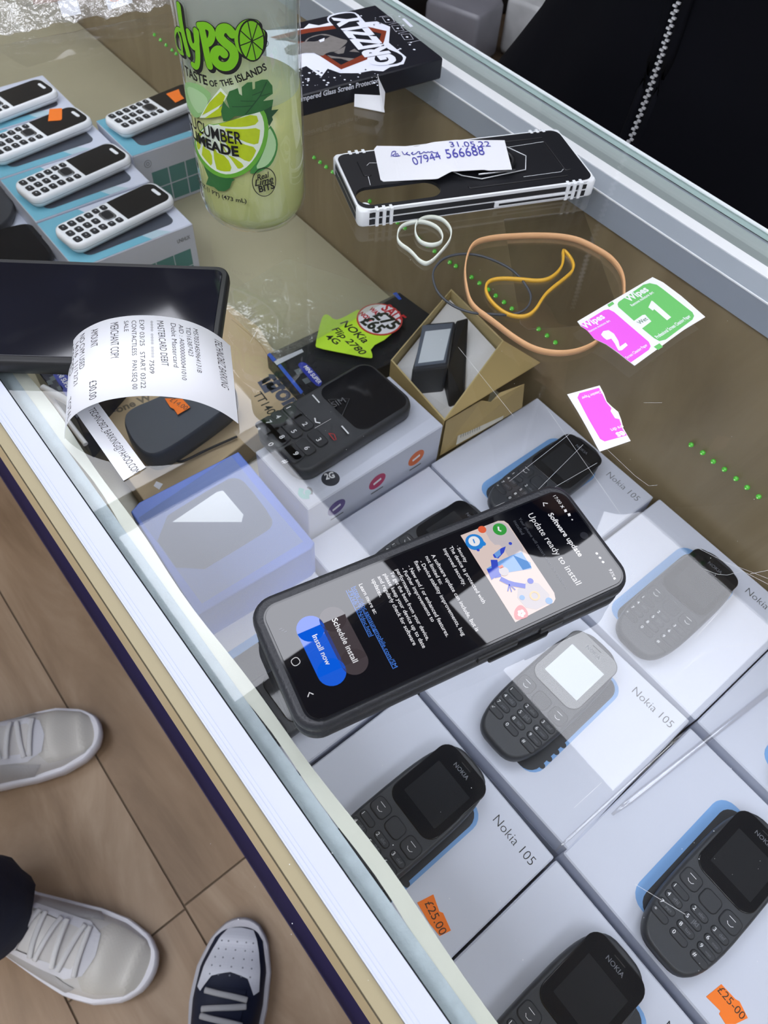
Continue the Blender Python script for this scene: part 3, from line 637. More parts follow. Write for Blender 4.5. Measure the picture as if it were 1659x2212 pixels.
for c, q_ in keyg.items():
    p = P(*q_, ZP); lp = MP.inverted() @ p; b = MB(); lp.x = max(-wn*0.34, min(wn*0.34, lp.x)); lp.y = max(-ln*0.44, lp.y)
    b.slab(wn*0.27, ln*0.088, 0.003, [(0, 0.0142), (0.0002, 0.0155), (0.0008, 0.0160)], key_dark, M=MP, c=(lp.x, lp.y), seg=3); b.build('key', r)
    ua_ = a.S.uv(q_[0]-4, q_[1]+2); ub_ = a.S.uv(q_[0]+4, q_[1]+11); a.uvtext(c, ua_, ub_, white_ink, 2, size=0.0062, bold=0.015)
a.line([(675, 853), (690, 870)], 0.0012, white_ink, 2); a.line([(738, 920), (753, 937)], 0.0012, white_ink, 2); a.line([(680, 903), (682, 912), (692, 914)], 0.0012, white_ink, 2)
a.line([(710, 936), (722, 938), (726, 950), (722, 951), (710, 936)], 0.0007, P_('red ink', 190, 36, 44), 2)
a.build('legends', r, fixn=False)
# ------------------------------------------------------------------ crumpled clear sheets
def crumple(name, px, z, amp, label, cat, mt, nu=26, nv=18, seed=1, ridges=3.0):
    rnd = random.Random(seed); q = [P(*p, z) for p in px]; b = MB(); vs = []; fs = []
    fr = [(rnd.uniform(1, 6)*ridges, rnd.uniform(1, 6)*ridges, rnd.uniform(0, 6)) for _ in range(7)]
    for i in range(nu+1):
        for j in range(nv+1):
            s_, t_ = i/nu, j/nv; p = q[0].lerp(q[1], s_).lerp(q[3].lerp(q[2], s_), t_)
            hh = sum(abs(math.sin(a1*s_+b1*t_+c1)) for a1, b1, c1 in fr)/7
            e = min(s_, 1-s_, t_, 1-t_); vs.append(p+Vector((0, 0, amp*hh*(0.35+min(1, e*5)*0.65)+rnd.uniform(0, amp*0.12))))
    for i in range(nu):
        for j in range(nv): k = i*(nv+1)+j; fs.append((k, k+nv+1, k+nv+2, k+1))
    b.add(vs, fs, mt, True); return tag(b.build(name), label, cat)
film = glassmat('clear film', tint=(0.97, 0.97, 0.97, 1), k=0.45, base=0.0, rough=0.08)
filmc = glassmat('crinkled film', tint=(0.93, 0.94, 0.95, 1), k=2.0, base=0.06, rough=0.04, milky=0.10, mcol=(0.9, 0.92, 0.95, 1), bump=0.6, bs=90)
crumple('plastic_bag', [(505, 935), (660, 1085), (965, 880), (770, 745)], ZP+0.003, 0.0022, 'clear crinkled plastic bag wrapped round the big-button phone', 'plastic bag', film, seed=3)
# ------------------------------------------------------------------ kraft watch box with watch
ZR = -0.165; gold = P_('olive kraft', 168, 146, 96, rough=0.6, var=0.08, vs=30); goldin = P_('inner kraft', 188, 170, 122, rough=0.7)
L_, T_, R_, B_ = P(844, 778, ZR), P(975, 624, ZR), P(1095, 749, ZR), P(960, 909, ZR)
R_ = B_+(T_-L_); cen = (L_+T_+R_+B_)/4; base = Vector((cen.x, cen.y, G-0.25))
r = empty('watch_box', base, 'open olive kraft box holding a smart watch, under the rubber bands', 'box')
b = MB(); dn = Vector((0, 0, ZR*0-0.085)); inn = 0.955
C4 = [L_, B_, R_, T_]
def inset(p, k=0.95): return cen+(p-cen)*k
for i in range(4):
    a0, a1 = C4[i], C4[(i+1) % 4]; i0, i1 = inset(a0, 0.97), inset(a1, 0.97)
    b.add([a0, a1, a1+dn, a0+dn], [(0, 1, 2, 3)], gold); b.add([i0, i1, i1+dn, i0+dn], [(3, 2, 1, 0)], goldin); b.add([a0, a1, i1, i0], [(0, 1, 2, 3)], goldin)
b.add([p+dn for p in C4], [(0, 1, 2, 3)], gold); b.build('carton', r, fixn=False)
Fp = P(1167, 783, ZR+0.004)
b = MB(); b.add([B_, R_, Fp, B_.lerp(Fp, 0.05)], [(0, 1, 2, 3)], gold); b.add([B_+Vector((0, 0, -0.0008)), R_+Vector((0, 0, -0.0008)), Fp+Vector((0, 0, -0.0008))], [(2, 1, 0)], gold); b.build('lid_flap', r, fixn=False)
b = MB(); q0, q1, q2, q3 = P(960, 915, ZR-0.002), P(1075, 850, ZR-0.002), P(1135, 832, ZR-0.004), P(1136, 862, ZR-0.02)
b.add([B_+Vector((0.001, -0.001, 0)), P(1040, 865, ZR), P(1060, 868, ZR-0.006), P(1080, 848, ZR-0.002), P(1133, 829, ZR), P(1128, 880, ZR-0.03), P(950, 985, ZR-0.045)], [(0, 1, 2, 3, 4, 5, 6)], P_('kraft tab', 176, 154, 104, rough=0.6)); b.build('front_tab', r, fixn=False)
b = Art(HP(ZR-0.03)); b.poly([(992, 925), (1094, 876), (1086, 905), (985, 962)], P_('grey label', 186, 186, 180), 6); 
for k in range(9): b.line([(997+k*5, 934-k*2.2), (995+k*5, 946-k*2.2)], 0.0005, grey_ink, 7)
b.build('barcode_label', r, fixn=False)
b = MB(); foam = P_('white foam', 222, 222, 222, rough=0.9)
zz = ZR-0.012
b.add([inset(L_, 0.93)-Vector((0, 0, 0.012)), inset(B_, 0.93)-Vector((0, 0, 0.03)), inset(R_, 0.93)-Vector((0, 0, 0.012)), inset(T_, 0.93)-Vector((0, 0, 0.008))], [(0, 1, 2, 3)], foam)
b.build('foam_insert', r, fixn=False)
# watch: dark cube with pale screen
ZT = ZR+0.012; wq = [P(918, 698, ZT), P(985, 692, ZT), P(968, 791, ZT), P(890, 799, ZT)]
r = empty('smart_watch', sum(wq, Vector((0, 0, 0)))/4-Vector((0, 0, 0.05)), 'dark square smart watch with a pale screen in the open kraft box', 'watch')
b = MB(); low4 = [P(935, 800, ZT-0.04), P(1010, 770, ZT-0.04), P(1000, 840, ZT-0.045), P(955, 885, ZT-0.045)]
b.loft([[wq[3]-Vector((0, 0, 0.045)), wq[2]-Vector((0, 0, 0.045)), wq[1]-Vector((0, 0, 0.045)), wq[0]-Vector((0, 0, 0.045))], [wq[3], wq[2], wq[1], wq[0]]], P_('watch grey', 44, 48, 56, rough=0.35), smooth=False)
b.build('case', r, bevel=0.0025)
b = MB(); pts = [P(985, 692, ZT-0.004), P(1012, 684, ZT-0.006), P(1004, 860, ZT-0.03), P(970, 880, ZT-0.035), P(968, 791, ZT-0.004)]
b.loft([[p-Vector((0, 0, 0.03)) for p in pts], pts], matt_black, smooth=False); b.build('strap', r, bevel=0.002)
a = Art(HP(ZT)); a.poly([(913, 703), (978, 698), (962, 784), (895, 792)], P_('watch glass', 92, 100, 112, rough=0.1), 2); a.poly([(919, 716), (974, 710), (958, 778), (903, 785)], P_('watch pale screen', 200, 208, 214, rough=0.15), 3)
a.build('screen', r, fixn=False)
# ------------------------------------------------------------------ blue wrapped box, left package, cable
ZL = -0.165
pbl = mat('periwinkle wrap', S(102, 134, 226), rough=0.4, var=0.12, vs=50, bump=0.3, bs=120)
r = traced_box('blue_wrapped_box', [(515, 975), (680, 1172), (672, 1185), (425, 1330), (282, 1105), (300, 1085)], ZL, 0.085, pbl, 'periwinkle blue wrapped phone box beside the near edge under the ceiling reflection', 'box')
a = Art(HP(ZL)); a.poly([(300, 1118), (500, 985), (560, 1060), (655, 1170), (436, 1304)], P_('lavender print', 128, 148, 206, rough=0.7), 1)
a.poly([(320, 1140), (488, 1035), (512, 1032), (530, 1042), (588, 1118), (588, 1138), (570, 1152), (400, 1255)], P_('grey phone print', 112, 122, 146, rough=0.6), 2, sm=1)
a.poly([(372, 1128), (470, 1062), (482, 1060), (526, 1112), (522, 1128), (484, 1128)], P_('white screen print', 214, 222, 232, rough=0.2), 3)
a.build('printed_lid', r, fixn=False)
ZK = -0.19
r = traced_box('phone_package', [(60, 775), (180, 700), (260, 800), (165, 905), (95, 820)], ZK, 0.055, P_('package navy', 26, 32, 50, rough=0.25, var=0.2), 'dark phone package with a blue label below the black tablet', 'box')
a = Art(HP(ZK)); a.poly([(108, 798), (126, 793), (150, 815), (160, 852), (143, 856)], dblu, 1); a.text('MINI SUPER', (119, 802), (146, 842), white_ink, 2, asp=1.2, bold=0.02)
a.poly([(76, 787), (118, 768), (122, 776), (80, 794)], P_('silver print', 200, 205, 215, rough=0.3), 1)
for q in ((106, 815), (122, 836), (100, 824)): a.poly([(q[0], q[1]), (q[0]+10, q[1]-4), (q[0]+15, q[1]+5), (q[0]+5, q[1]+9)], P_('key print', 90, 100, 104), 1)
a.build('printed_lid', r, fixn=False)
b = MB(); b.tube(smoothpts([P(92, 838, -0.15), P(108, 846, -0.15), P(130, 858, -0.155), P(150, 870, -0.16), P(190, 905, -0.17)], 3), 0.0032, white_plastic)
b.tube(smoothpts([P(96, 842, -0.155), P(118, 872, -0.16), P(148, 912, -0.165), P(185, 960, -0.17)], 3), 0.0022, white_plastic)
tag(b.build('charging_cable'), 'white charging cable looped beside the near edge below the black tablet', 'cable')
b = MB(); pts = [P(338, 1040, -0.21), P(352, 1046, -0.21), P(344, 1058, -0.21), P(332, 1050, -0.21)]
b.loft([pts, [p+Vector((0, 0, 0.0004)) for p in pts]], white_paper, smooth=False); tag(b.build('paper_scrap'), 'tiny white paper scrap beside the blue wrapped box', 'paper')
# olive tinted clear bag lying on the shelf behind the flip box
oliv = glassmat('hazy film', tint=(0.93, 0.94, 0.88, 1), k=1.0, base=0.03, rough=0.18, milky=0.14, mcol=(0.62, 0.62, 0.50, 1), bump=0.5, bs=30)
crumple('plastic_wrap', [(470, 650), (620, 560), (860, 640), (600, 780)], -0.195, 0.004, 'hazy clear plastic wrap on the shelf behind the black flip phone box', 'plastic wrap', oliv, seed=9, ridges=1.2)
# ------------------------------------------------------------------ lemonade bottle
pb = P(557, 503, 0); dr = Vector((pb.x, pb.y, 0)).normalized(); RB = 0.0335
bc = Vector((pb.x, pb.y, G))+dr*(RB-0.006)
r = empty('lemonade_bottle', bc, 'clear glass bottle of cloudy green cucumber limeade standing on the glass', 'bottle')
prof = [(0.0, 0.0012), (0.018, 0.0008), (0.0255, 0.0), (0.0295, 0.0018), (0.0322, 0.006), (RB, 0.013), (RB, 0.06), (RB, 0.105), (RB, 0.128), (0.0315, 0.139), (0.026, 0.150), (0.019, 0.163), (0.0162, 0.175), (0.0155, 0.190), (0.0165, 0.192), (0.0165, 0.197), (0.0155, 0.198)]
def lathe(b, prof, mt, c, n=64, shrink=0.0):
    b.loft([[(c.x+(max(rr-shrink, 1e-4))*math.cos(2*PI*k/n), c.y+(max(rr-shrink, 1e-4))*math.sin(2*PI*k/n), c.z+z) for k in range(n)] for rr, z in prof], mt, cap=False)
bg = glassmat('bottle glass', tint=(0.97, 0.985, 0.975, 1), k=1.3, base=0.0)
b = MB(); lathe(b, prof, bg, bc); b.build('glass', r)
liq = mat('limeade', S(188, 194, 132), rough=0.25, var=0.05, vs=12)
lb_ = liq.node_tree.nodes['Principled BSDF']; lb_.inputs['Subsurface Weight'].default_value = 0.25; lb_.inputs['Subsurface Radius'].default_value = (0.02, 0.02, 0.01)
LV = 0.080
b = MB(); lp = [(0.0, 0.0022), (0.022, 0.0016), (0.0275, 0.0026), (0.0308, 0.0066), (RB-0.0012, 0.0135), (RB-0.0012, LV), (0.0, LV)]
lathe(b, lp, liq, bc); b.build('limeade', r)
b = MB(); lathe(b, [(0.0, 0.1985), (0.0185, 0.1985), (0.0195, 0.197), (0.0195, 0.183), (0.0185, 0.182)], P_('green cap', 96, 160, 60, rough=0.3), bc, 40); b.build('cap', r)
haze = glassmat('wet inner wall', tint=(0.86, 0.90, 0.89, 1), k=0.3, base=0.0, rough=0.3, milky=0.22, mcol=(0.80, 0.88, 0.86, 1))
b = MB(); lathe(b, [(RB-0.0018, LV), (RB-0.0018, 0.128), (0.0300, 0.139), (0.0245, 0.150)], haze, bc); b.build('condensation', r)
CY = Cyl(bc, RB+0.0003); a = Art(CY, sub=0.0035)
lg = P_('lime lettering', 122, 196, 30, rough=0.45, emit=0.0); bk = P_('label black', 24, 24, 24, rough=0.5)
leafg = P_('leaf green', 52, 112, 58, rough=0.5, var=0.25, vs=160); leafd = P_('leaf dark', 30, 76, 44, rough=0.5)
limef = P_('lime flesh', 188, 210, 36, rough=0.4, var=0.18, vs=220); limew = P_('lime pith', 226, 238, 222, rough=0.4); limeg = P_('lime rind', 104, 176, 58, rough=0.4)
cuc = P_('cucumber', 150, 200, 130, rough=0.4, var=0.3, vs=90); cucd = P_('cucumber skin', 66, 138, 66, rough=0.4)
Zo = lambda L: [(360+x*0.205, y*0.205) for x, y in L]          # from the upper detail
Zl = lambda L: [(360+x*0.205, 240+y*0.205) for x, y in L]      # from the lower detail
# cucumber, lime and leaves
a.poly(Zo([(190, 870), (240, 865), (330, 885), (410, 935), (480, 1000), (430, 1080), (370, 1220), (300, 1250), (230, 1150), (195, 1000)]), cuc, 1, sm=1)
a.poly(Zo([(215, 905), (300, 930), (420, 1010), (440, 1100), (350, 1210), (280, 1130), (225, 1000)]), P_('cucumber flesh', 176, 214, 160, rough=0.4), 2, sm=1)
a.poly(Zl([(1080, 130), (1140, 220), (1172, 320), (1165, 430), (1110, 560), (1040, 610), (940, 660), (860, 655), (960, 520), (1060, 330)]), cucd, 1, sm=1)
a.poly(Zl([(1075, 160), (1125, 240), (1155, 330), (1145, 430), (1090, 540), (1020, 595), (930, 610), (1000, 480), (1060, 320)]), P_('cucumber flesh', 176, 214, 160, rough=0.4), 2, sm=1)
a.poly(Zl([(370, 520), (440, 700), (415, 770), (500, 750), (500, 800), (560, 780), (545, 840), (610, 845), (640, 760), (665, 810), (690, 740), (725, 720), (560, 660)]), leafg, 1)
a.poly(Zl([(1000, -70), (1120, -100), (1105, -10), (1180, -20), (1110, 60), (1120, 90), (1080, 160), (1040, 60)]), leafd, 1)
a.poly(Zo([(570, 920), (640, 1000), (610, 1060), (560, 1120), (500, 1230), (350, 1240), (430, 1100)]), limew, 3)
a.poly(Zo([(570, 960), (620, 1010), (590, 1090), (375, 1215), (450, 1080)]), limef, 4); a.poly(Zo([(590, 1110), (575, 1220), (400, 1245)]), limef, 4)
rind = Zl([(1000, -50), (1060, 60), (1075, 220), (1040, 380), (960, 530), (860, 640), (720, 700), (590, 705), (470, 650), (370, 550), (310, 430), (290, 300), (420, 130), (520, 140), (800, 60)])
a.poly(rind, limeg, 3, sm=1)
a.poly(Zl([(960, -30), (1020, 80), (1030, 220), (995, 370), (920, 510), (820, 610), (700, 660), (600, 665), (490, 615), (390, 520), (330, 420), (305, 300), (430, 130), (520, 150), (800, 60)]), limew, 4, sm=1)
cx0, cy0 = 470, 145
for pts in ([(500, 150), (700, 90), (940, 20), (975, 130), (800, 170)], [(560, 175), (800, 190), (985, 170), (978, 270), (960, 360), (800, 315)],
            [(520, 190), (790, 340), (955, 385), (905, 500), (860, 540), (700, 440)], [(500, 200), (640, 470), (690, 470), (825, 570), (780, 605), (740, 600)],
            [(480, 200), (500, 420), (640, 480), (700, 630), (590, 635), (510, 600)], [(450, 200), (380, 370), (480, 430), (485, 590), (420, 520), (360, 440)], [(430, 180), (330, 300), (370, 360), (340, 420), (315, 340), (330, 250)]):
    a.poly(Zl(pts), limef, 5, sm=1)
a.poly(Zo([(1060, 835), (1110, 900), (1115, 985), (1060, 1020), (1015, 1060), (1120, 1045), (1110, 1110), (1010, 1165), (820, 1215), (720, 1220), (660, 1265), (600, 1275), (575, 1170), (600, 1060), (635, 1110), (665, 1140), (630, 1040), (660, 960), (750, 925), (765, 985), (795, 1005), (790, 915), (850, 865), (900, 860), (905, 940), (930, 930), (930, 860), (1000, 835)]), leafg, 6)
a.line(Zo([(1050, 860), (980, 1010), (830, 1200)]), 0.0006, leafd, 7)
for p_, q_ in (((1000, 960), (900, 1000)), ((940, 1060), (780, 1060)), ((900, 1110), (690, 1120)), ((980, 1010), (1090, 980))): a.line(Zo([p_, q_]), 0.0004, leafd, 7)
# lettering
def brush(pts, w, off, k=1.0, sh=(0, 0), m_=None, caps=True):
    w = w*0.60
    pp = smoothpts([(x+sh[0], y+sh[1], 0) for x, y in Zo(pts)], 2); uv = [a.S.uv(p.x, p.y) for p in pp]
    a.uvline(uv, w, m_, off)
    for e in (uv[0], uv[-1]): a.uvcirc(e, w/2, m_, off, 14)
LET = [([(175, 330), (120, 290), (95, 360), (110, 470), (140, 540), (180, 560)], 0.0034), ([(120, 300), (165, 420), (175, 560)], 0.003),
       ([(135, 55), (160, 250), (200, 430), (235, 560)], 0.0060),
       ([(235, 330), (255, 440), (290, 500), (330, 470), (320, 330)], 0.0052), ([(312, 320), (332, 500), (338, 640), (320, 705), (285, 680)], 0.0052),
       ([(372, 280), (405, 430), (435, 600), (458, 690)], 0.0062), ([(350, 268), (430, 262), (484, 318), (480, 400), (450, 445), (425, 452)], 0.0058),
       ([(690, 350), (640, 285), (570, 300), (555, 380), (610, 440), (700, 510), (720, 600), (670, 690), (580, 700), (510, 640), (500, 560), (560, 510), (605, 560)], 0.0074),
       ([(930, 260), (850, 245), (780, 300), (755, 400), (780, 500), (850, 550), (930, 530), (980, 450), (985, 350)], 0.0074)]
for pts, w in LET: brush(pts, w+0.0022, 8, sh=(4, 5), m_=bk)
for pts, w in LET: brush(pts, w+0.0012, 9, m_=bk)
for pts, w in LET: brush(pts, w, 10, m_=lg)
uo = a.S.uv(*Zo([(895, 425)])[0]); a.uvcirc(uo, 0.0068, bk, 11, 24, 0.0100); a.uvcirc(uo, 0.0060, lg, 12, 24, 0.0092)
for k in range(4): t_ = PI*k/4+0.2; a.uvline([(uo[0]-0.0062*math.cos(t_), uo[1]-0.0092*math.sin(t_)), (uo[0]+0.0062*math.cos(t_), uo[1]+0.0092*math.sin(t_))], 0.0005, bk, 13)
a.uvline([(p[0], p[1]) for p in circ(16, 0.0014, a.S.uv(*Zo([(1040, 455)])[0]))], 0.0003, bk, 9, closed=True)
for w_, p_, q_ in (('TASTE', (212, 780), (440, 893)), ('OF', (465, 905), (548, 905)), ('THE', (580, 905), (708, 880)), ('ISLANDS', (745, 866), (1055, 725))):
    a.text(w_, *Zo([p_, q_]), bk, 9, asp=1.15, bold=0.03)
for w_, q_, deg_, dv_, bo, ca in (('CUCUMBER', (800, 342), 66, 0.0004, 0.012, 0.0071), ('LIMEADE', (765, 468), 56, 0.0004, 0.035, 0.0058), ('16 FL OZ (1 PT) (473 mL)', (845, 958), 76, 0.0, 0.02, 0.0027)):
    ub = a.S.uv(*Zl([q_])[0]); a.uvtext(w_, (ub[0]-math.radians(deg_)*CY.r, ub[1]+dv_), ub, bk, 14, bold=bo, cap=ca)
a.uvline([(p[0], p[1]) for p in circ(36, 0.0070, a.S.uv(*Zl([(1028, 745)])[0]), 0, 0.0090)], 0.0005, bk, 9, closed=True)
a.text('Real', *Zl([(955, 725), (1085, 685)]), bk, 9, asp=1.2, bold=0.02, shear=0.3); a.text('Lime', *Zl([(930, 785), (1125, 735)]), bk, 9, asp=1.0, bold=0.02, shear=0.3); a.text('BITS', *Zl([(975, 850), (1135, 805)]), bk, 9, asp=1.1, bold=0.03)
a.build('label_print', r, fixn=False)
# ------------------------------------------------------------------ black screen protector box with bear logo
ZG = 0.016
g0 = P(958, 125, ZG); gx = (P(662, 203, ZG)-g0).normalized(); gy = Vector((0, 0, -1)).cross(gx); gl_ = (P(835, 5, ZG)-g0).dot(gy)
r = empty('screen_protector_box', (g0+gx*0.0875+gy*gl_/2).xy[:]+(G,), 'flat black box with a white and red bear shield logo behind the bottle', 'box')
MG = Matrix((gx, gy, -gx.cross(gy)*-1)).transposed().to_4x4(); MG = Matrix((gx, gy, Vector((0, 0, 1)))).transposed().to_4x4(); MG.translation = Vector((g0.x, g0.y, G+0.0003))
boxblk = P_('box navy black', 24, 26, 36, rough=0.3, var=0.1, vs=30)
b = MB(); b.slab(0.178, gl_, 0.0015, [(0.0005, 0), (0, 0.001), (0, ZG-0.0013), (0.0008, ZG-0.0003)], boxblk, M=MG, c=(0.089, gl_/2), seg=3, smooth=False); b.build('carton', r)
a = Art(HP(ZG)); Zg = lambda L: [(650+x*0.1929, y*0.1929) for x, y in L]
wsp = P_('splash white', 232, 236, 250, rough=0.35); redb = P_('shield red', 128, 52, 30, rough=0.35); gb = P_('bear grey', 128, 124, 122, rough=0.4, var=0.3, vs=250)
a.poly(Zg([(-400, 340), (30, 320), (90, 265), (200, 285), (330, 250), (450, 150), (640, 160), (720, 250), (850, 240), (1000, 300), (985, 480), (1180, 640), (1150, 720), (1020, 740), (920, 800), (800, 790), (640, 820), (440, 820), (300, 770), (230, 860), (60, 740), (-100, 800), (-380, 700)]), wsp, 1)
a.poly(Zg([(300, 250), (290, 190), (380, 150), (540, 130), (640, 150), (680, 260), (960, 520), (1140, 600), (1180, 660), (1130, 730), (960, 760), (840, 730), (780, 680)]), wsp, 2, sm=1)
a.poly(Zg([(-350, 420), (20, 330), (420, 280), (700, 290), (960, 350), (930, 470), (880, 560), (760, 660), (450, 780), (230, 640), (20, 500)]), redb, 3)
a.poly(Zg([(-300, 450), (90, 370), (420, 320), (700, 330), (900, 380), (870, 480), (700, 610), (450, 730), (280, 620), (60, 470)]), boxblk, 4)
a.poly(Zg([(320, 250), (310, 200), (400, 165), (540, 145), (620, 160), (660, 270), (940, 540), (1120, 610), (1150, 660), (1110, 710), (960, 735), (850, 710), (600, 520)]), boxblk, 5, sm=1)
a.poly(Zg([(-200, 520), (40, 480), (60, 440), (150, 400), (260, 380), (340, 400), (450, 440), (530, 455), (500, 500), (400, 580), (300, 590), (230, 640), (120, 580), (-150, 640)]), gb, 5, sm=1)
a.poly(Zg([(100, 430), (220, 395), (330, 410), (280, 440), (150, 470), (60, 470)]), boxblk, 6); a.poly(Zg([(200, 455), (265, 430), (260, 465), (215, 480)]), wsp, 7)
a.poly(Zg([(370, 590), (500, 520), (480, 600), (420, 610)]), gb, 5); a.poly(Zg([(540, 580), (600, 550), (655, 590)]), gb, 5); a.poly(Zg([(290, 620), (400, 640), (600, 660), (540, 690), (450, 660), (340, 655)]), gb, 5)
a.text('GRIZZLY', *Zg([(1085, 715), (600, 165)]), wsp, 8, bold=0.06, cap=(-52, 4))
for c_ in ((980, 222), (1085, 318), (1190, 415)):
    u, v = a.S.uv(*Zg([c_])[0]); q = Zg([(c_[0]-70, c_[1]-30), (c_[0]+30, c_[1]-35), (c_[0]+70, c_[1]+25), (c_[0]-30, c_[1]+30)]); a.line(q, 0.0004, wsp, 1, closed=True)
    a.circ(Zg([c_])[0], 0.0011, wsp, 1, 8)
for p_, q_ in (((875, 190), (1030, 165)), ((985, 275), (1130, 245)), ((1085, 375), (1240, 340)), ((1195, 480), (1345, 450))): a.line(Zg([p_, q_]), 0.0003, wsp, 1)
a.poly(Zg([(1130, 212), (1160, 205), (1258, 295), (1225, 305)]), wsp, 1)
for _ in range(90):
    t_ = random.random(); q = (random.uniform(-200, 900), random.uniform(780, 960)) if t_ < 0.7 else (random.uniform(660, 1350), random.uniform(160, 700))
    a.circ(Zg([q])[0], random.uniform(0.0002, 0.0011), wsp, 1, 7)
a.build('printed_lid', r, fixn=False)
fp = Plane(g0-gy*0.0001, -gx, (0, 0, 1)); fp.o = g0-gy*0.0001
a = Art(fp); a.text('Tempered Glass Screen Protector', *[(638, 222), (818, 178)], wsp, 1, asp=1.0, bold=0.02); a.build('printed_side', r, fixn=False)
# folded paper tag
b = MB(); pp = [P(765, 229, 0.001), P(766, 203, 0.008), P(826, 206, 0.010), P(831, 242, 0.001)]
b.loft([[p-Vector((0, 0, 0.0005)) for p in pp], pp], white_paper, smooth=False)
p2 = [P(815, 160, 0.020), P(819, 172, 0.021), P(832, 200, 0.012), P(829, 242, 0.001), P(824, 242, 0.001), P(821, 206, 0.011)]
b.loft([[p+Vector((0.0004, 0.0004, 0)) for p in p2], p2], white_paper, smooth=False)
tag(b.build('folded_paper_tag', bevel=0.0002), 'folded white paper strip leaning on the front of the black bear logo box', 'paper')
# ------------------------------------------------------------------ armoured phone case, note
ZC = 0.012
k0, k1, k2, k3 = P(733, 331, ZC), P(1212, 280, ZC), P(1276, 385, ZC), P(768, 458, ZC)
ce = (k0+k1+k2+k3)/4; ax_ = ((k1+k2)-(k0+k3)).normalized(); ay_ = Vector((0, 0, 1)).cross(ax_)
lx = ((k1+k2)-(k0+k3)).length/2; ly = abs(((k0-k3).dot(ay_)+(k1-k2).dot(ay_))/2)
MC = Matrix((ax_, ay_, Vector((0, 0, 1)))).transposed().to_4x4(); MC.translation = Vector((ce.x, ce.y, G))
r = empty('phone_case', (ce.x, ce.y, G), 'rugged black phone case with worn white edges lying face down on the glass', 'phone case')
cblk = P_('case black', 24, 25, 30, rough=0.42, var=0.15, vs=80); cwht = P_('worn white edge', 228, 232, 236, rough=0.45)
# shell with camera cut-out: frame built from four strips round an oval hole
hc = (MC.inverted() @ P(861, 415, ZC)); hx, hy = hc.x, hc.y; hw, hl = 0.058, 0.0195
def shell_top(b, z0, z1, mt, w, l):
    outer = rrect(w, l, 0.007, 6, (0, 0)); inner = rrect(hw, hl, hl/2, 12, (hx, hy))
    bm = bmesh.new(); ov = [bm.verts.new((p[0], p[1], 0)) for p in outer]; iv = [bm.verts.new((p[0], p[1], 0)) for p in inner]
    ed = [bm.edges.new((ov[i], ov[(i+1) % len(ov)])) for i in range(len(ov))]+[bm.edges.new((iv[i], iv[(i+1) % len(iv)])) for i in range(len(iv))]
    bmesh.ops.triangle_fill(bm, use_beauty=True, use_dissolve=False, edges=ed); bm.verts.index_update()
    vs = [(v.co.x, v.co.y) for v in bm.verts]; fs = [[v.index for v in f.verts] for f in bm.faces]; bm.free()
    b.add([MC @ Vector((x, y, z1)) for x, y in vs], fs, mt); b.add([MC @ Vector((x, y, z0)) for x, y in vs], fs, mt)
    b.loft([[(p[0], p[1], z0) for p in inner], [(p[0], p[1], z1) for p in inner]], mt, M=MC, cap=False)
b = MB(); shell_top(b, ZC-0.0022, ZC, cblk, lx-0.001, ly-0.001)
b.build('back_shell', r)
b = MB(); w2, l2 = lx+0.002, ly+0.002
for ins, za, zb, mt in ((0.0, 0.0, 0.0009, cwht), (-0.0003, 0.0009, 0.0050, cblk), (0.0, 0.0050, 0.0062, cwht), (-0.0003, 0.0062, 0.0096, cblk), (0.0, 0.0096, ZC-0.0004, cwht)):
    b.loft([rrect(w2-2*ins, l2-2*ins, 0.008, 8, (0, 0), za), rrect(w2-2*ins, l2-2*ins, 0.008, 8, (0, 0), zb)], mt, M=MC, cap=False, smooth=True)
rim = [rrect(w2, l2, 0.008, 8, (0, 0), ZC-0.0004), rrect(w2-0.0016, l2-0.0016, 0.008, 8, (0, 0), ZC+0.0002), rrect(w2-0.0030, l2-0.0030, 0.007, 8, (0, 0), ZC-0.0003)]
b.loft(rim, cwht, M=MC, cap=False); b.loft([rrect(w2-0.004, l2-0.004, 0.006, 8, (0, 0), 0.0), rrect(w2-0.004, l2-0.004, 0.006, 8, (0, 0), ZC-0.0022)], cblk, M=MC, cap=False)
b.build('bumper', r)
for sx in (-1, 1):
    for k in range(3):
        for sy in (-1, 1): b = MB(); b.box((sx*(w2/2-0.012-0.0048*k), sy*(l2/2-0.0005), 0.0062), (0.0022, 0.0046, 0.0120), cwht, MC); b.build('edge_rib', r, bevel=0.0003)
b = MB(); b.box((0.040, -l2/2-0.0003, 0.0035), (0.060, 0.0016, 0.0040), cwht, MC); b.box((0.040, -l2/2-0.0006, 0.0035), (0.054, 0.0016, 0.0016), cblk, MC); b.build('side_grip', r, bevel=0.0003)
for sx in (-1, 1):
    for sy in (-1, 1):
        b = MB(); b.slab(0.010, 0.010, 0.004, [(0.0006, 0.0), (0, 0.001), (0, 0.0105), (0.001, 0.0118)], cwht, M=MC, c=(sx*(w2/2-0.0045), sy*(l2/2-0.0045))); b.build('corner_bumper', r)
a = Art(HP(ZC)); a.line([(848, 352), (798, 352), (790, 360), (800, 400)], 0.00035, cwht, 1); a.line([(1098, 318), (1175, 306), (1188, 312), (1218, 364), (1212, 371), (1131, 382)], 0.00035, cwht, 1)
a.build('piping', r, fixn=False)
for cx_, cy_, w_, l_ in ((-lx*0.41, 0.012, 0.006, ly*0.30), (lx*0.415, 0.0, 0.006, ly*0.60), (lx*0.18, -ly*0.36, lx*0.44, 0.005), (lx*0.2, ly*0.38, lx*0.42, 0.004)):
    b = MB(); b.slab(w_, l_, 0.0015, [(0, ZC-0.0005), (0.0006, ZC+0.0009)], cblk, M=MC, c=(cx_, cy_), seg=3); b.build('armour_ridge', r)
b = MB(); rc_ = MC.inverted() @ P(1062, 355, ZC)
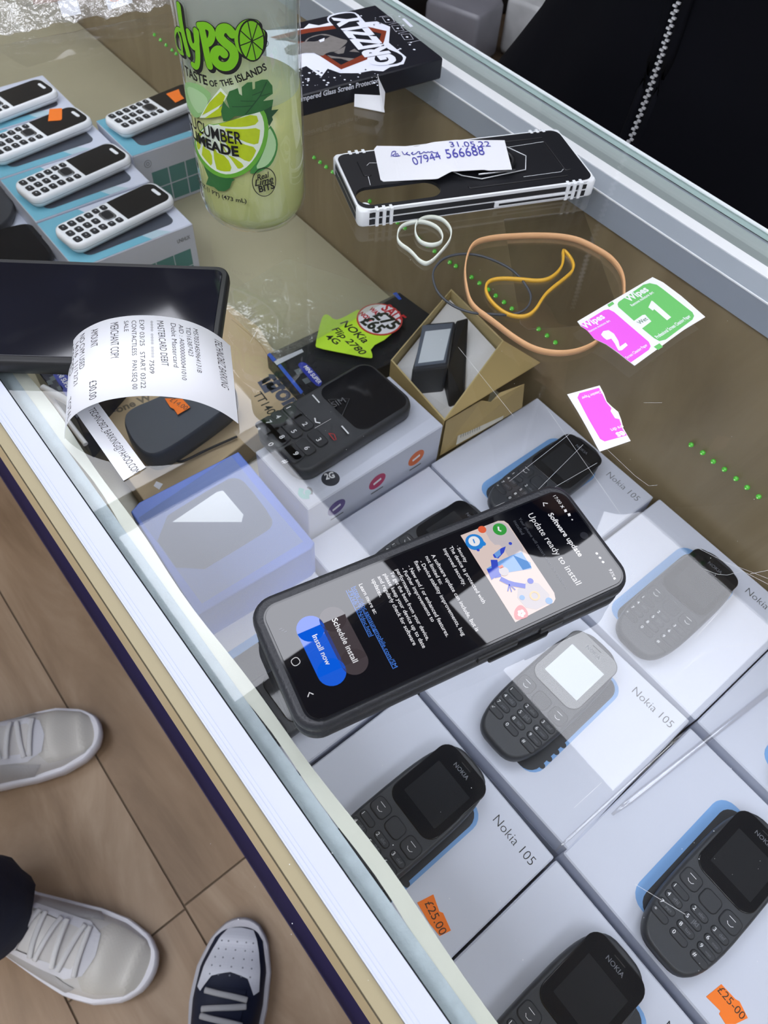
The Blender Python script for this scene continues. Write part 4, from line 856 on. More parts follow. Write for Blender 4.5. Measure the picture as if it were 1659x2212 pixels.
hexp = [(-0.034, 0.0), (-0.026, 0.014), (0.018, 0.016), (0.027, 0.003), (0.020, -0.0125), (-0.014, -0.0165), (-0.026, -0.010)]
b.loft([[(rc_.x+x, rc_.y+y, ZC-0.0002) for x, y in hexp], [(rc_.x+x, rc_.y+y, ZC+0.0012) for x, y in hexp]], cblk, M=MC, smooth=False)
for i in range(7):
    a1, a2 = hexp[i], hexp[(i+1) % 7]; b.tube([MC @ Vector((rc_.x+a1[0], rc_.y+a1[1], ZC+0.0012)), MC @ Vector((rc_.x+a2[0], rc_.y+a2[1], ZC+0.0012))], 0.00035, cwht, 5)
rb_ = b.build('ring_mount', r)
b = MB(); b.tube([MC @ Vector((rc_.x+0.002+0.0125*math.cos(2*PI*k/32), rc_.y+0.0125*math.sin(2*PI*k/32), ZC+0.0032)) for k in range(32)], 0.0017, matt_black, 8, closed=True)
b.tube([P(1033, 377, ZC+0.003), P(1113, 367, ZC+0.003)], 0.0008, silver, 6); b.build('finger_ring', rb_)
# note with handwriting
NP_ = [(808, 319), (813, 314), (900, 316), (935, 307), (985, 302), (1089, 303), (1108, 358), (1105, 366), (1055, 368), (1045, 366), (975, 370), (945, 386), (900, 388), (826, 392), (822, 388)]
def notez(x): return ZC+0.0005+0.0055*max(0, min(1, (x-860)/120.0))
def edge_y(L, x):
    for i in range(len(L)-1):
        if L[i][0] <= x <= L[i+1][0]: return L[i][1]+(L[i+1][1]-L[i][1])*(x-L[i][0])/(L[i+1][0]-L[i][0])
    return L[-1][1] if x > L[-1][0] else L[0][1]
TE = [(808, 322), (813, 315), (900, 316), (935, 307), (985, 302), (1089, 303)]; BE = [(822, 388), (828, 392), (900, 388), (945, 386), (975, 370), (1045, 366), (1055, 368), (1102, 366)]
b = MB(); vs = []; fs = []; NC = 48
for i in range(NC+1):
    k = i/NC; xt = 808+k*(1090-808); xb = 822+k*(1106-822)
    pt, pb_ = P(xt, edge_y(TE, xt), notez(xt)), P(xb, edge_y(BE, xb), notez(xb)); vs += [pt, pb_, pt-Vector((0, 0, 0.0003)), pb_-Vector((0, 0, 0.0003))]
for i in range(NC): k = 4*i; fs += [(k, k+1, k+5, k+4), (k+2, k+6, k+7, k+3), (k, k+4, k+6, k+2), (k+1, k+3, k+7, k+5)]
fs += [(0, 2, 3, 1), (4*NC, 4*NC+1, 4*NC+3, 4*NC+2)]
b.add(vs, fs, white_paper)
nt_ = b.build('handwritten_note'); tag(nt_, 'torn white note with blue handwriting resting on the rugged phone case', 'note')
class NoteS:
    def uv(s, px, py): p = P(px, py, notez(px)+0.0002); return (px, py)
    def xyz(s, u, v, off=0): return P(u, v, notez(u)+0.0004)
bi = P_('blue pen', 70, 70, 170, rough=0.5)
a = Art(NoteS()); Zn = lambda L: [(720+x*0.1808, 260+y*0.1808) for x, y in L]
def pen(pts, w=1.6, f=Zn):
    pp = smoothpts([(x, y, 0) for x, y in f(pts)], 2); a.uvline([(p.x, p.y) for p in pp], w, bi, 1)
pen([(690, 430), (700, 370), (750, 365), (740, 400), (690, 425), (780, 430), (770, 390), (740, 410), (760, 430), (800, 420)]); pen([(820, 370), (850, 420), (900, 370), (860, 400), (920, 415)]); pen([(930, 400), (960, 375), (930, 390), (950, 410), (990, 395), (1010, 370), (1040, 375), (1020, 400), (1060, 395), (1080, 370), (1110, 390), (1130, 370), (1150, 385), (1180, 365), (1190, 385), (1235, 385)])
a.uvtext('07944', (893, 357), (953, 343), bi, 1, asp=-1.0, shear=-0.2); a.uvtext('566688', (963, 342), (1047, 334), bi, 1, asp=-1.0, shear=-0.2); a.uvtext('31.05.22', (970, 317), (1060, 316), bi, 1, asp=-0.62, shear=-0.2)
a.build('handwriting', nt_, fixn=False)
# ------------------------------------------------------------------ rubber bands
def band(name, px, h, th, mt, label, z0=0.0, closed=True, hs=None):
    pts = smoothpts([P(*p, z0) for p in px], 3, closed); n = len(pts); b = MB(); rings = []
    for i, p in enumerate(pts):
        t_ = (pts[(i+1) % n]-pts[i-1]).normalized(); sd = t_.cross(Vector((0, 0, 1))).normalized(); hh = h
        lift = 0.0
        if hs: lift = hs[0]*(0.5+0.5*math.sin(2*PI*i/n*hs[1]+hs[2]))
        q0 = p+Vector((0, 0, lift+0.0002)); rings.append([q0-sd*th/2, q0+sd*th/2, q0+sd*th/2+Vector((0, 0, hh)), q0-sd*th/2+Vector((0, 0, hh))])
    if closed: rings.append(rings[0])
    b.loft(rings, mt, cap=not closed); return tag(b.build(name), label, 'rubber band')
tan = P_('tan rubber', 212, 164, 118, rough=0.45, var=0.08, vs=60); yel = P_('amber rubber', 206, 160, 50, rough=0.35); wrb = P_('white rubber', 226, 232, 222, rough=0.4); brb = P_('black rubber', 62, 66, 72, rough=0.5)
Zb = lambda L: [(820+x*0.446, 440+y*0.446) for x, y in L]
band('rubber_band', Zb([(82, 175), (95, 125), (150, 100), (220, 98), (280, 125), (305, 165), (300, 200), (250, 215), (195, 200), (168, 155), (175, 100), (230, 72), (300, 82), (345, 130), (345, 180), (310, 230), (240, 305), (195, 295), (150, 240), (95, 205)]), 0.0030, 0.0007, wrb, 'white rubber band looped twice below the rugged phone case')
band('rubber_band', Zb([(425, 250), (460, 200), (540, 180), (640, 172), (760, 168), (870, 172), (960, 190), (1040, 230), (1120, 280), (1170, 350), (1180, 430), (1165, 560), (1060, 680), (960, 730), (850, 742), (740, 720), (640, 660), (540, 580), (440, 510), (415, 420), (408, 330)]), 0.0042, 0.0009, tan, 'wide tan rubber band forming the largest loop on the glass')
band('rubber_band', Zb([(255, 370), (260, 320), (310, 265), (400, 245), (490, 255), (580, 290), (650, 330), (710, 400), (738, 460), (710, 520), (640, 545), (540, 540), (440, 535), (350, 500), (280, 440)]), 0.0012, 0.0011, brb, 'thin dark grey rubber band overlapping the tan one', 0.0)
band('rubber_band', Zb([(882, 225), (930, 280), (940, 330), (890, 375), (830, 420), (790, 460), (750, 530), (700, 560), (620, 550), (550, 500), (510, 440), (515, 390), (570, 370), (680, 375), (770, 385), (830, 370), (880, 320), (888, 270)]), 0.0024, 0.0014, yel, 'amber yellow rubber band twisted into a fish shape')
# clear film square
b = MB(); fpx = [(1088, 474), (1260, 456), (1328, 650), (1322, 700), (1140, 712), (1124, 700)]
pts = [P(*p, 0.0006) for p in fpx]; filmed = glassmat('protector film', tint=(0.93, 0.93, 0.93, 1), k=1.3, base=0.01, rough=0.02)
b.loft([pts, [p+Vector((0, 0, 0.0003)) for p in pts]], filmed, smooth=False); tag(b.build('clear_film'), 'clear rectangular protector film lying inside the tan rubber band', 'film')
# ------------------------------------------------------------------ wipe wrappers
Zw = lambda L: [(1220+x*0.1929, 590+y*0.1929) for x, y in L]
grn = P_('wipe green', 106, 190, 104, rough=0.5); pnk = P_('wipe pink', 226, 92, 222, rough=0.5)
def sheet(px, z, th, mt):
    a = Art(HP(z)); pts = [P(*p, z) for p in px]; a.loft([pts, [p+Vector((0, 0, th)) for p in pts]], mt, smooth=False); a.S = HP(z+th); return a
a = sheet(Zw([(140, 545), (980, 50), (1100, 110), (1300, 260), (1570, 495), (1330, 640), (780, 1040), (700, 980), (600, 900), (460, 800), (330, 740), (250, 640), (180, 600)]), 0.0046, 0.0004, white_paper)
def rnd(L): return L
a.poly(Zw([(590, 350), (600, 325), (880, 130), (950, 112), (1030, 130), (1100, 180), (1430, 440), (1448, 480), (1430, 520), (1130, 745), (1060, 762), (1000, 730), (865, 620), (970, 540), (900, 465), (870, 470), (775, 535), (600, 380)]), grn, 1)
a.poly(Zw([(170, 580), (440, 415), (490, 405), (550, 435), (940, 770), (962, 820), (940, 860), (740, 1000), (690, 965), (600, 890), (460, 795), (330, 735), (255, 650)]), pnk, 1)
a.poly(Zw([(475, 355), (535, 318), (555, 345), (495, 383)]), grn, 1); a.poly(Zw([(995, 825), (1060, 785), (1100, 825), (1045, 862)]), grn, 1)
a.poly(Zw([(935, 385), (970, 310), (985, 315), (1190, 495), (1145, 530), (1000, 405), (985, 422)]), white_paper, 2)
a.poly(Zw([(405, 690), (430, 650), (490, 640), (550, 680), (600, 760), (615, 825), (680, 780), (705, 810), (640, 865), (605, 870), (590, 850), (560, 790), (520, 735), (470, 750), (430, 720)]), white_paper, 2)
a.text('Wipes', *Zw([(722, 325), (945, 195)]), white_paper, 2, asp=1.0, bold=0.03); a.text('Wipes', *Zw([(228, 628), (455, 500)]), white_paper, 2, asp=1.0, bold=0.03)
a.text('Remove moisture dirt', *Zw([(755, 375), (1000, 222)]), white_paper, 2, bold=0.02, asp=1.2); a.text('Remove moisture dirt', *Zw([(280, 665), (512, 540)]), white_paper, 2, bold=0.02, asp=1.2)
a.text('Professional Screen Cleaning Paper', *Zw([(1038, 735), (1415, 490)]), white_paper, 2, bold=0.02, asp=1.6); a.text('Screen Cleaning Paper', *Zw([(700, 962), (930, 812)]), white_paper, 2, bold=0.02, asp=1.4)
a.text('Wet', *Zw([(842, 578), (935, 520)]), P_('dark green ink', 40, 110, 50), 2, asp=1.0)
tag(a.build('wipe_wrapper'), 'torn wipe wrapper with green number 1 and pink number 2 near the rear edge', 'wipe wrapper')
Zq = lambda L: [(820+x*0.446, 440+y*0.446) for x, y in L]
a = sheet(Zq([(908, 925), (1065, 882), (1085, 920), (1100, 960), (1125, 985), (1155, 1010), (1170, 1050), (1180, 1090), (1215, 1150), (1065, 1202), (1000, 1080), (960, 1010)]), 0.001, 0.0003, white_paper)
a.poly(Zq([(958, 940), (968, 918), (1062, 892), (1080, 925), (1098, 962), (1122, 990), (1150, 1015), (1165, 1055), (1178, 1095), (1198, 1122), (1090, 1152), (1068, 1140), (1010, 1040)]), pnk, 1)
a.poly(Zq([(1125, 985), (1150, 1010), (1166, 1045), (1140, 1040), (1118, 1005)]), white_paper, 2)
a.text('Cleaning Paper', *Zq([(1070, 905), (975, 938)]), white_paper, 2, bold=0.02, asp=1.3); a.text('es', *Zq([(1180, 1100), (1140, 1112)]), white_paper, 2, bold=0.04); a.text('ure dirt', *Zq([(1175, 1072), (1115, 1092)]), white_paper, 2, bold=0.02, asp=1.2)
tag(a.build('wipe_wrapper'), 'small torn pink wipe wrapper piece beside the kraft watch box', 'wipe wrapper')
# ------------------------------------------------------------------ folding phone in its case
ZF = 0.0195
f0, f1, f2, f3 = P(532, 1299, ZF), P(1215, 1034, ZF), P(1371, 1256, ZF), P(650, 1597, ZF)   # near-left, far-left, far-right, near-right
fc = (f0+f1+f2+f3)/4; fy = ((f1+f2)-(f0+f3)).normalized(); fx = fy.cross(Vector((0, 0, 1)))
fl = ((f1+f2)-(f0+f3)).length/2; fw = abs(((f3-f0).dot(fx)+(f2-f1).dot(fx))/2)
r = empty('folding_phone', (fc.x, fc.y, G), 'folded phone in a ribbed black case showing a software update screen', 'phone')
MFp = Matrix((fx, fy, Vector((0, 0, 1)))).transposed().to_4x4(); MFp.translation = Vector((fc.x, fc.y, G))
cs = mat('carbon case', S(34, 36, 42), rough=0.42, bump=0.25, bs=900)
b = MB(); b.slab(fw, fl, 0.0105, [(0.0020, 0.0103), (0.0006, 0.0118), (0, 0.0138), (0, 0.0168), (0.0008, 0.0188), (0.0025, ZF)], cs, M=MFp, seg=8); b.build('upper_shell', r)
b = MB(); b.slab(fw-0.001, fl-0.001, 0.010, [(0.003, 0.0002), (0.0008, 0.0015), (0, 0.004), (0, 0.0080), (0.0012, 0.0095)], cs, M=MFp, seg=8); b.slab(fw-0.006, fl-0.006, 0.008, [(0, 0.009), (0, 0.0108)], matt_black, M=MFp, seg=5); b.build('lower_shell', r)
b = MB()
for y_, l_ in ((0.035, 0.012), (0.008, 0.020)): b.slab(0.0016, l_, 0.0007, [(0, 0.0130), (0.0003, 0.0165)], matt_black, M=MFp, c=(fw/2+0.0003, y_), seg=3)
b.slab(0.0018, 0.03, 0.0008, [(0, 0.006), (0, 0.009)], matt_black, M=MFp, c=(fw/2+0.0002, 0.02)); b.build('side_buttons', r)
HSP = HP(ZF+0.0004); a = Art(HSP)
def em_(n, r_, g_, b_, e):
    mt = mat(n, S(r_, g_, b_), rough=0.015, emit=0.92, spec=0.62); mt.node_tree.nodes['Principled BSDF'].inputs['Base Color'].default_value = (0.003, 0.003, 0.004, 1); return mt
sblk = mat('phone screen black', S(6, 7, 14), rough=0.015, spec=0.62, emit=0.0)
swh = em_('screen white', 235, 235, 240, 0.75); sgr = em_('screen grey', 84, 88, 98, 0.5); sblu = em_('screen blue', 12, 92, 220, 0.75); schip = em_('screen chip', 66, 58, 62, 0.55); slink = em_('screen link', 70, 130, 230, 0.7)
sart = em_('art cream', 222, 202, 196, 0.62); sar2 = em_('art grey', 196, 188, 194, 0.6); sar3 = em_('art royal', 50, 74, 200, 0.65); sar4 = em_('art sky', 110, 160, 226, 0.65); sred = em_('art red', 226, 96, 60, 0.65); sgn = em_('art green', 48, 156, 60, 0.6); spk = em_('art pink', 240, 128, 132, 0.7); scy = em_('art azure', 40, 132, 214, 0.65)
E_ = 'SCREEN'
bz = MB(); sw_c = [P(566, 1320, ZF), P(1214, 1054, ZF), P(1353, 1259, ZF), P(668, 1562, ZF)]
scn = (sw_c[0]+sw_c[1]+sw_c[2]+sw_c[3])/4; lc = MFp.inverted() @ scn; sl = ((sw_c[1]+sw_c[2])-(sw_c[0]+sw_c[3])).length/2; sw = abs(((sw_c[3]-sw_c[0]).dot(fx)+(sw_c[2]-sw_c[1]).dot(fx))/2)
bz.slab(sw+0.0022, sl+0.0022, 0.0075, [(0, ZF-0.0006), (0.0004, ZF+0.0001)], gloss_black, M=MFp, c=(lc.x, lc.y), seg=8); bz.slab(sw, sl, 0.0062, [(0, ZF-0.0002), (0.0003, ZF+0.0004)], sblk, M=MFp, c=(lc.x, lc.y), seg=8)
dsp = bz.build('cover_display', r)
Zs = lambda L: [(500+x*0.5425, 1020+y*0.5425) for x, y in L]       # display detail
Zt = lambda L: [(1040+x*0.217, 1020+y*0.217) for x, y in L]         # upper end
Zu = lambda L: [(700+x*0.2411, 1150+y*0.2411) for x, y in L]        # middle text
Zv = lambda L: [(500+x*0.2411, 1240+y*0.2411) for x, y in L]        # lower end
def T(s, p, q, f=Zt, mt=swh, off=1, **k): a.text(s, *f([p, q]), mt, off, **k)
T('17:00', (712, 240), (775, 320), asp=0.9); T('X', (782, 335), (805, 362), bold=0.05)
for q in ((835, 385), (872, 425)): a.poly(Zt([(q[0]-16, q[1]-10), (q[0]+8, q[1]-18), (q[0]+18, q[1]+8), (q[0]-6, q[1]+16)]), swh)
a.circ(Zt([(903, 473)])[0], 0.0004, swh, 1, 8); a.line(Zt([(660, 312), (615, 305), (622, 340)]), 0.0005, swh)
T('Software update', (660, 420), (972, 845), bold=0.02, asp=0.98); T('Update ready to install', (458, 425), (945, 1128), asp=0.98)
T('Your phone will restart when the update is', (366, 462), (840, 1165), mt=sgr, asp=0.9); T('installed', (315, 488), (400, 625), mt=sgr, asp=0.9)
a.circ(Zt([(1022, 632)])[0], 0.0019, em_('camera ring', 40, 42, 50, 0.2), 2, 20)
for i, q in enumerate(((1148, 810), (1180, 853), (1210, 895))): a.circ(Zt([q])[0], 0.0007, swh, 1, 5)
T('93%', (1262, 970), (1303, 1045), asp=0.9); a.poly(Zt([(1308, 1052), (1330, 1046), (1340, 1064), (1318, 1072)]), swh)
# illustration card
a.poly(Zs([(912, 252), (1062, 194), (1085, 194), (1102, 206), (1285, 480), (1290, 505), (1282, 520), (1130, 598)]), sart, 1)
a.poly(Zs([(1000, 218), (1062, 196), (1100, 208), (1180, 330), (1110, 350), (1075, 290), (1040, 290)]), sar2, 2, sm=1); a.poly(Zs([(1120, 480), (1200, 420), (1288, 510), (1190, 560)]), sar2, 2, sm=1)
a.circ(Zs([(1068, 228)])[0], 0.0032, sgn, 3); a.line(Zs([(1062, 218), (1064, 232), (1074, 236)]), 0.0008, swh, 4); a.circ(Zs([(998, 229)])[0], 0.0019, sred, 3)
a.circ(Zs([(968, 279)])[0], 0.0042, scy, 3); a.poly(Zs([(985, 265), (1015, 282), (1010, 296), (985, 290)]), scy, 3, sm=1); a.circ(Zs([(966, 276)])[0], 0.0026, swh, 4); a.line(Zs([(962, 268), (968, 284)]), 0.0006, scy, 5)
a.poly(Zs([(1015, 385), (1075, 350), (1120, 330), (1190, 360), (1195, 385), (1100, 400), (1035, 420)]), sar4, 3); a.poly(Zs([(1120, 330), (1155, 318), (1195, 380), (1160, 390)]), sar4, 3)
a.line(Zs([(1062, 420), (1050, 390), (1045, 350)]), 0.0030, sar3, 4, sm=1); a.poly(Zs([(1040, 330), (1075, 303), (1092, 297), (1085, 320), (1062, 345), (1046, 342)]), sar3, 5); a.poly(Zs([(1045, 326), (1068, 308), (1072, 330), (1056, 344)]), sar4, 6)
a.poly(Zs([(1016, 388), (1048, 380), (1075, 402), (1035, 430)]), sar3, 5); a.circ(Zs([(1084, 396)])[0], 0.0022, sar2, 6); a.poly(Zs([(1060, 378), (1078, 370), (1084, 380), (1070, 386)]), sred, 6)
a.line(Zs([(1070, 425), (1110, 445), (1170, 455)]), 0.0022, sar3, 5, sm=1)
for q in ((1100, 475), (1115, 478), (1130, 470)): a.line(Zs([(1105, 448), q]), 0.0005, sar3, 6)
for q, rr_, mm in (((1190, 434), 0.0014, sar3), ((1110, 285), 0.0008, sar3), ((1264, 513), 0.0016, sar4), ((1157, 500), 0.0012, sar4), ((982, 311), 0.0007, sar3)): a.circ(Zs([q])[0], rr_, mm, 4, 12)
a.uvline([(p[0], p[1]) for p in circ(20, 0.0019, a.S.uv(*Zs([(1207, 493)])[0]))], 0.0008, em_('art amber', 240, 196, 140, 0.7), 4, closed=True)
a.poly(Zs([(1128, 545), (1150, 525), (1175, 545), (1184, 575), (1160, 585), (1132, 590), (1124, 570)]), spk, 3, sm=2)
for k in range(5): a.circ((500+1154*0.5425+5*math.cos(k*1.2566), 1020+563*0.5425+5*math.sin(k*1.2566)), 0.0008, swh, 4, 8)
for s_, p, q in (('· Security', (1180, 125), (1262, 272)), ('The device is protected with', (1118, 132), (1422, 640)), ('improved security.', (1064, 152), (1250, 480)), ('A software update can include, but is', (958, 205), (1362, 890)), ('not limited to:', (905, 220), (1040, 470)),
               ('- Device stability improvements, bug', (856, 262), (1240, 930)), ('fixes.', (803, 262), (850, 355)), ('- New and / or enhanced features.', (748, 302), (1096, 940)), ('- Further improvements to', (694, 326), (965, 805)), ('performance.', (640, 335), (765, 575)),
               ('To get the best from your device,', (588, 360), (920, 970)), ('please keep your device up to date', (530, 378), (885, 1040)), ('and regularly check for software', (478, 400), (800, 1015)), ('updates.', (424, 425), (498, 582)), ('Learn more at:', (310, 470), (450, 735))):
    T(s_, p, q, f=Zu, asp=0.95, bold=0.008)
T('https://doc.samsungmobile.com/SM', (250, 495), (625, 1220), f=Zu, mt=slink, asp=0.95); a.line(Zu([(242, 497), (620, 1225)]), 0.00025, slink)
T('-F926B/TEN/doc.html', (205, 520), (412, 935), f=Zu, mt=slink, asp=0.95); a.line(Zu([(197, 522), (405, 940)]), 0.00025, slink)
def pill(c1_, c2_, w, mt, off):
    u1, u2 = a.S.uv(*c1_), a.S.uv(*c2_); a.uvline([u1, u2], w, mt, off); a.uvcirc(u1, w/2, mt, off, 24); a.uvcirc(u2, w/2, mt, off, 24)
pill(*Zv([(708, 490), (898, 878)]), 0.0116, sblu, 1); pill(*Zv([(908, 405), (1102, 785)]), 0.0112, schip, 1)
T('Install now', (722, 556), (850, 822), f=Zv, off=2, asp=0.98, bold=0.01); T('Schedule install', (898, 410), (1090, 800), f=Zv, off=2, asp=0.98, bold=0.01)
for k in range(3): x0 = 428+22*k; a.line(Zv([(x0, 500+k*12), (x0+26*0+28*0.9, 487+k*12)]), 0.0004, sgr)
u, v = a.S.uv(*Zv([(575, 785)])[0]); a.uvline([(p[0], p[1]) for p in rrect(0.0032, 0.0032, 0.0012, 3, (u, v))], 0.00025, swh, closed=True)
a.line(Zv([(735, 1078), (698, 1062), (684, 1102)]), 0.0004, swh)
a.build('display_content', dsp, fixn=False)
# ------------------------------------------------------------------ black tablet phone at the left
ZD = 0.012
t0, t1, t2, t3 = P(-260, 545, ZD), P(492, 572, ZD), P(418, 790, ZD), P(-330, 735, ZD)
r = empty('black_smartphone', ((t0+t1+t2+t3)/4).xy[:]+(G,), 'large black smartphone with a smudged dark screen at the left edge', 'phone')
tx_ = (t1-t0).normalized(); ty_ = Vector((0, 0, 1)).cross(tx_); tl = 0.158; e1 = P(497, 573, ZD)
tw = abs((t1-t2).dot(ty_)); MT = Matrix((tx_, ty_, Vector((0, 0, 1)))).transposed().to_4x4(); tc_ = e1-tx_*tl/2-ty_*tw/2; MT.translation = Vector((tc_.x, tc_.y, G))
b = MB(); b.slab(tl, tw, 0.008, [(0.004, 0.0003), (0.001, 0.002), (0, 0.005), (0, 0.009), (0.0006, 0.011), (0.0015, ZD-0.0004)], matt_black, M=MT, seg=8); b.build('case', r)
smg = mat('smudged screen', S(20, 22, 33), rough=0.07, spec=0.55, var=0.5, vs=25)
nt = smg.node_tree; n3 = nt.nodes.new('ShaderNodeTexNoise'); n3.inputs['Scale'].default_value = 5; n3.inputs['Distortion'].default_value = 1.0
r3 = nt.nodes.new('ShaderNodeMapRange'); r3.inputs[1].default_value = 0.5; r3.inputs[2].default_value = 0.75; r3.inputs[3].default_value = 0.06; r3.inputs[4].default_value = 0.10
nt.links.new(n3.outputs['Fac'], r3.inputs[0]); nt.links.new(r3.outputs[0], nt.nodes['Principled BSDF'].inputs['Roughness'])
b = MB(); b.slab(tl-0.007, tw-0.008, 0.005, [(0, ZD-0.0006), (0.0005, ZD)], smg, M=MT, seg=6); b.build('screen', r)
# ------------------------------------------------------------------ curled receipt
lp0, lp1 = P(140, 945, 0), P(519, 925, 0); pd = (lp1-lp0).normalized(); pn = Vector((0, 0, 1)).cross(pd)
VP = Plane(lp0, pd, (0, 0, 1))
near = [(139, 948), (140, 930), (146, 912), (160, 896), (182, 882), (215, 868), (250, 860), (295, 855), (340, 855), (385, 859), (425, 867), (460, 880), (490, 896), (515, 915)]
prof_ = [Vector(VP.uv(*q)).to_3d() for q in near]; prof_ = smoothpts(prof_, 2)
far = P(320, 680, 0)
# strip axis: horizontal, chosen so the far rim lands where the photograph has it
apex = max(prof_, key=lambda v: v.y); fr = ray(299, 681); tt = (G+apex.y-CAM.z)/fr.z; fpnt = CAM+fr*tt; ap3 = VP.xyz(apex.x, apex.y)
axv = fpnt-ap3; axv.z = 0
class Arch:
    def __init__(s):
        s.p = prof_; s.L = [0]
        for i in range(1, len(s.p)): s.L.append(s.L[-1]+(s.p[i]-s.p[i-1]).length)
        s.w = axv.length; s.ad = axv.normalized()
    def at(s, u):
        u = max(0, min(u, s.L[-1])); i = 1
        while i < len(s.L)-1 and s.L[i] < u: i += 1
        k = (u-s.L[i-1])/max(1e-9, s.L[i]-s.L[i-1]); q = s.p[i-1].lerp(s.p[i], k); d = (s.p[i]-s.p[i-1]).normalized(); return q, Vector((-d.y, d.x))
    def uv(s, px, py):
        d = ray(px, py); best = None
        for i in range(1, len(s.p)):
            A_, B_2 = VP.xyz(s.p[i-1].x, s.p[i-1].y), VP.xyz(s.p[i].x, s.p[i].y); e = B_2-A_; n = e.cross(s.ad)
            dn_ = d.dot(n)
            if abs(dn_) < 1e-12: continue
            t_ = (A_-CAM).dot(n)/dn_; q = CAM+d*t_-A_; nn = n.normalized(); eo = e-s.ad*e.dot(s.ad); kk = q.dot(eo)/eo.dot(e); v = (q-e*kk).dot(s.ad)
            if -0.02 <= kk <= 1.02 and -0.02 < v < s.w+0.02 and (best is None or t_ < best[0]): best = (t_, s.L[i-1]+kk*(s.L[i]-s.L[i-1]), v)
        return (best[1], best[2]) if best else (0, 0)
    def xyz(s, u, v, off=0):
        q, n = s.at(u); return VP.xyz(q.x+n.x*off, q.y+n.y*off)+s.ad*v
AR = Arch()
r = empty('curled_receipt', lp0.lerp(lp1, 0.5)+axv/2, 'white merchant copy card receipt curled into an arch over the glass', 'receipt')
b = MB(); n = 60; vs = []; fs = []
for i in range(n+1):
    u = AR.L[-1]*i/n; vs += [AR.xyz(u, 0), AR.xyz(u, AR.w), AR.xyz(u, 0, -0.0001), AR.xyz(u, AR.w, -0.0001)]
for i in range(n): k = 4*i; fs += [(k, k+1, k+5, k+4), (k+2, k+6, k+7, k+3), (k, k+4, k+6, k+2), (k+1, k+3, k+7, k+5)]
b.add(vs, fs, white_paper, True); b.build('paper', r)
Zr = lambda L: [(x*0.3376, 520+y*0.3376) for x, y in L]
a = Art(AR, sub=0.003)
for s_, p, q, cp, bo in (('TECHNOBIZ BARKING', (1370, 620), (1418, 930), 15, 0), ('M57033450964131B', (1235, 560), (1262, 840), 10, 0), ('TID16387423', (1188, 550), (1208, 735), 10, 0), ('AID : A0000000041010', (1143, 535), (1165, 890), 10, 0),
    ('Debit Mastercard', (1092, 527), (1112, 808), 11, 0), ('MASTERCARD DEBIT', (1003, 512), (1035, 800), 15, 0.0), ('**** **** **** 7509', (950, 512), (958, 850), 10, 0), ('EXP 03/25   START 03/22', (892, 508), (902, 945), 10.5, 0),
    ('CONTACTLESS   PAN.SEQ 00', (842, 512), (848, 952), 10.5, 0), ('SALE', (793, 515), (794, 583), 10, 0), ('MERCHANT COPY', (707, 530), (708, 760), 18, 0.0), ('AMOUNT', (585, 575), (580, 690), 15, 0), ('£30.00', (573, 905), (570, 1025), 16, 0),
    ('NO CVM USED', (512, 612), (508, 830), 11, 0), ('14:16  11/12/21', (482, 665), (472, 935), 8, 0), ('VERIFIED', (452, 705), (444, 880), 8, 0), ('TOTAL', (436, 1030), (431, 1160), 7, 0)):
    a.text(s_, *Zr([p, q]), black_ink, 1, bold=bo-0.006, cap=(cp, 0))
a.build('printed_text', r, fixn=False)
a = sheet([(267, 1039), (315, 1010), (205, 861), (150, 871)], 0.0003, 0.0003, white_paper)
a.text('TECHNOBIZ_BARKING@YAHOO.COM', (190, 886), (289, 1025), black_ink, 1, bold=-0.005, cap=(13, -9))
tag(a.build('email_label'), 'narrow white paper strip printed with an email address under the receipt arch', 'label strip')
# ------------------------------------------------------------------ clear bag heap at the top left
crumple('clear_packing_bag', [(-80, 110), (372, 30), (420, -160), (-160, -120)], 0.003, 0.022, 'crumpled clear packing bag in the top left corner', 'plastic bag', filmc, nu=46, nv=30, seed=11, ridges=4)
crumple('clear_packing_bag', [(60, 150), (365, 62), (372, 30), (-20, 105)], 0.001, 0.004, 'loose flat skirt of clear film below the crumpled bag', 'plastic bag', film, nu=30, nv=8, seed=12, ridges=3)
for px, lb in (([(124, 3), (165, -4), (176, 30), (136, 38)], 'white paper square inside the crumpled clear bag, left one'), ([(226, -6), (280, -20), (287, 6), (234, 22)], 'white paper square with an orange ring inside the crumpled clear bag')):
    a = sheet(px, 0.003, 0.0003, white_paper)
    if px[0][0] > 200: a.uvline([(p[0], p[1]) for p in circ(20, 0.004, a.S.uv(247, -2))], 0.0008, orange, 1, closed=True)
    tag(a.build('paper_square'), lb, 'paper')
b = MB(); b.loft([[P(x, y, 0.0003) for x, y in ((72, 10), (205, -6), (210, -50), (66, -40))], [P(x, y, 0.002) for x, y in ((72, 10), (205, -6), (210, -50), (66, -40))]], P_('brown card', 146, 116, 96, rough=0.6), smooth=False)
tag(b.build('brown_card'), 'brown card inside the crumpled clear bag', 'card')
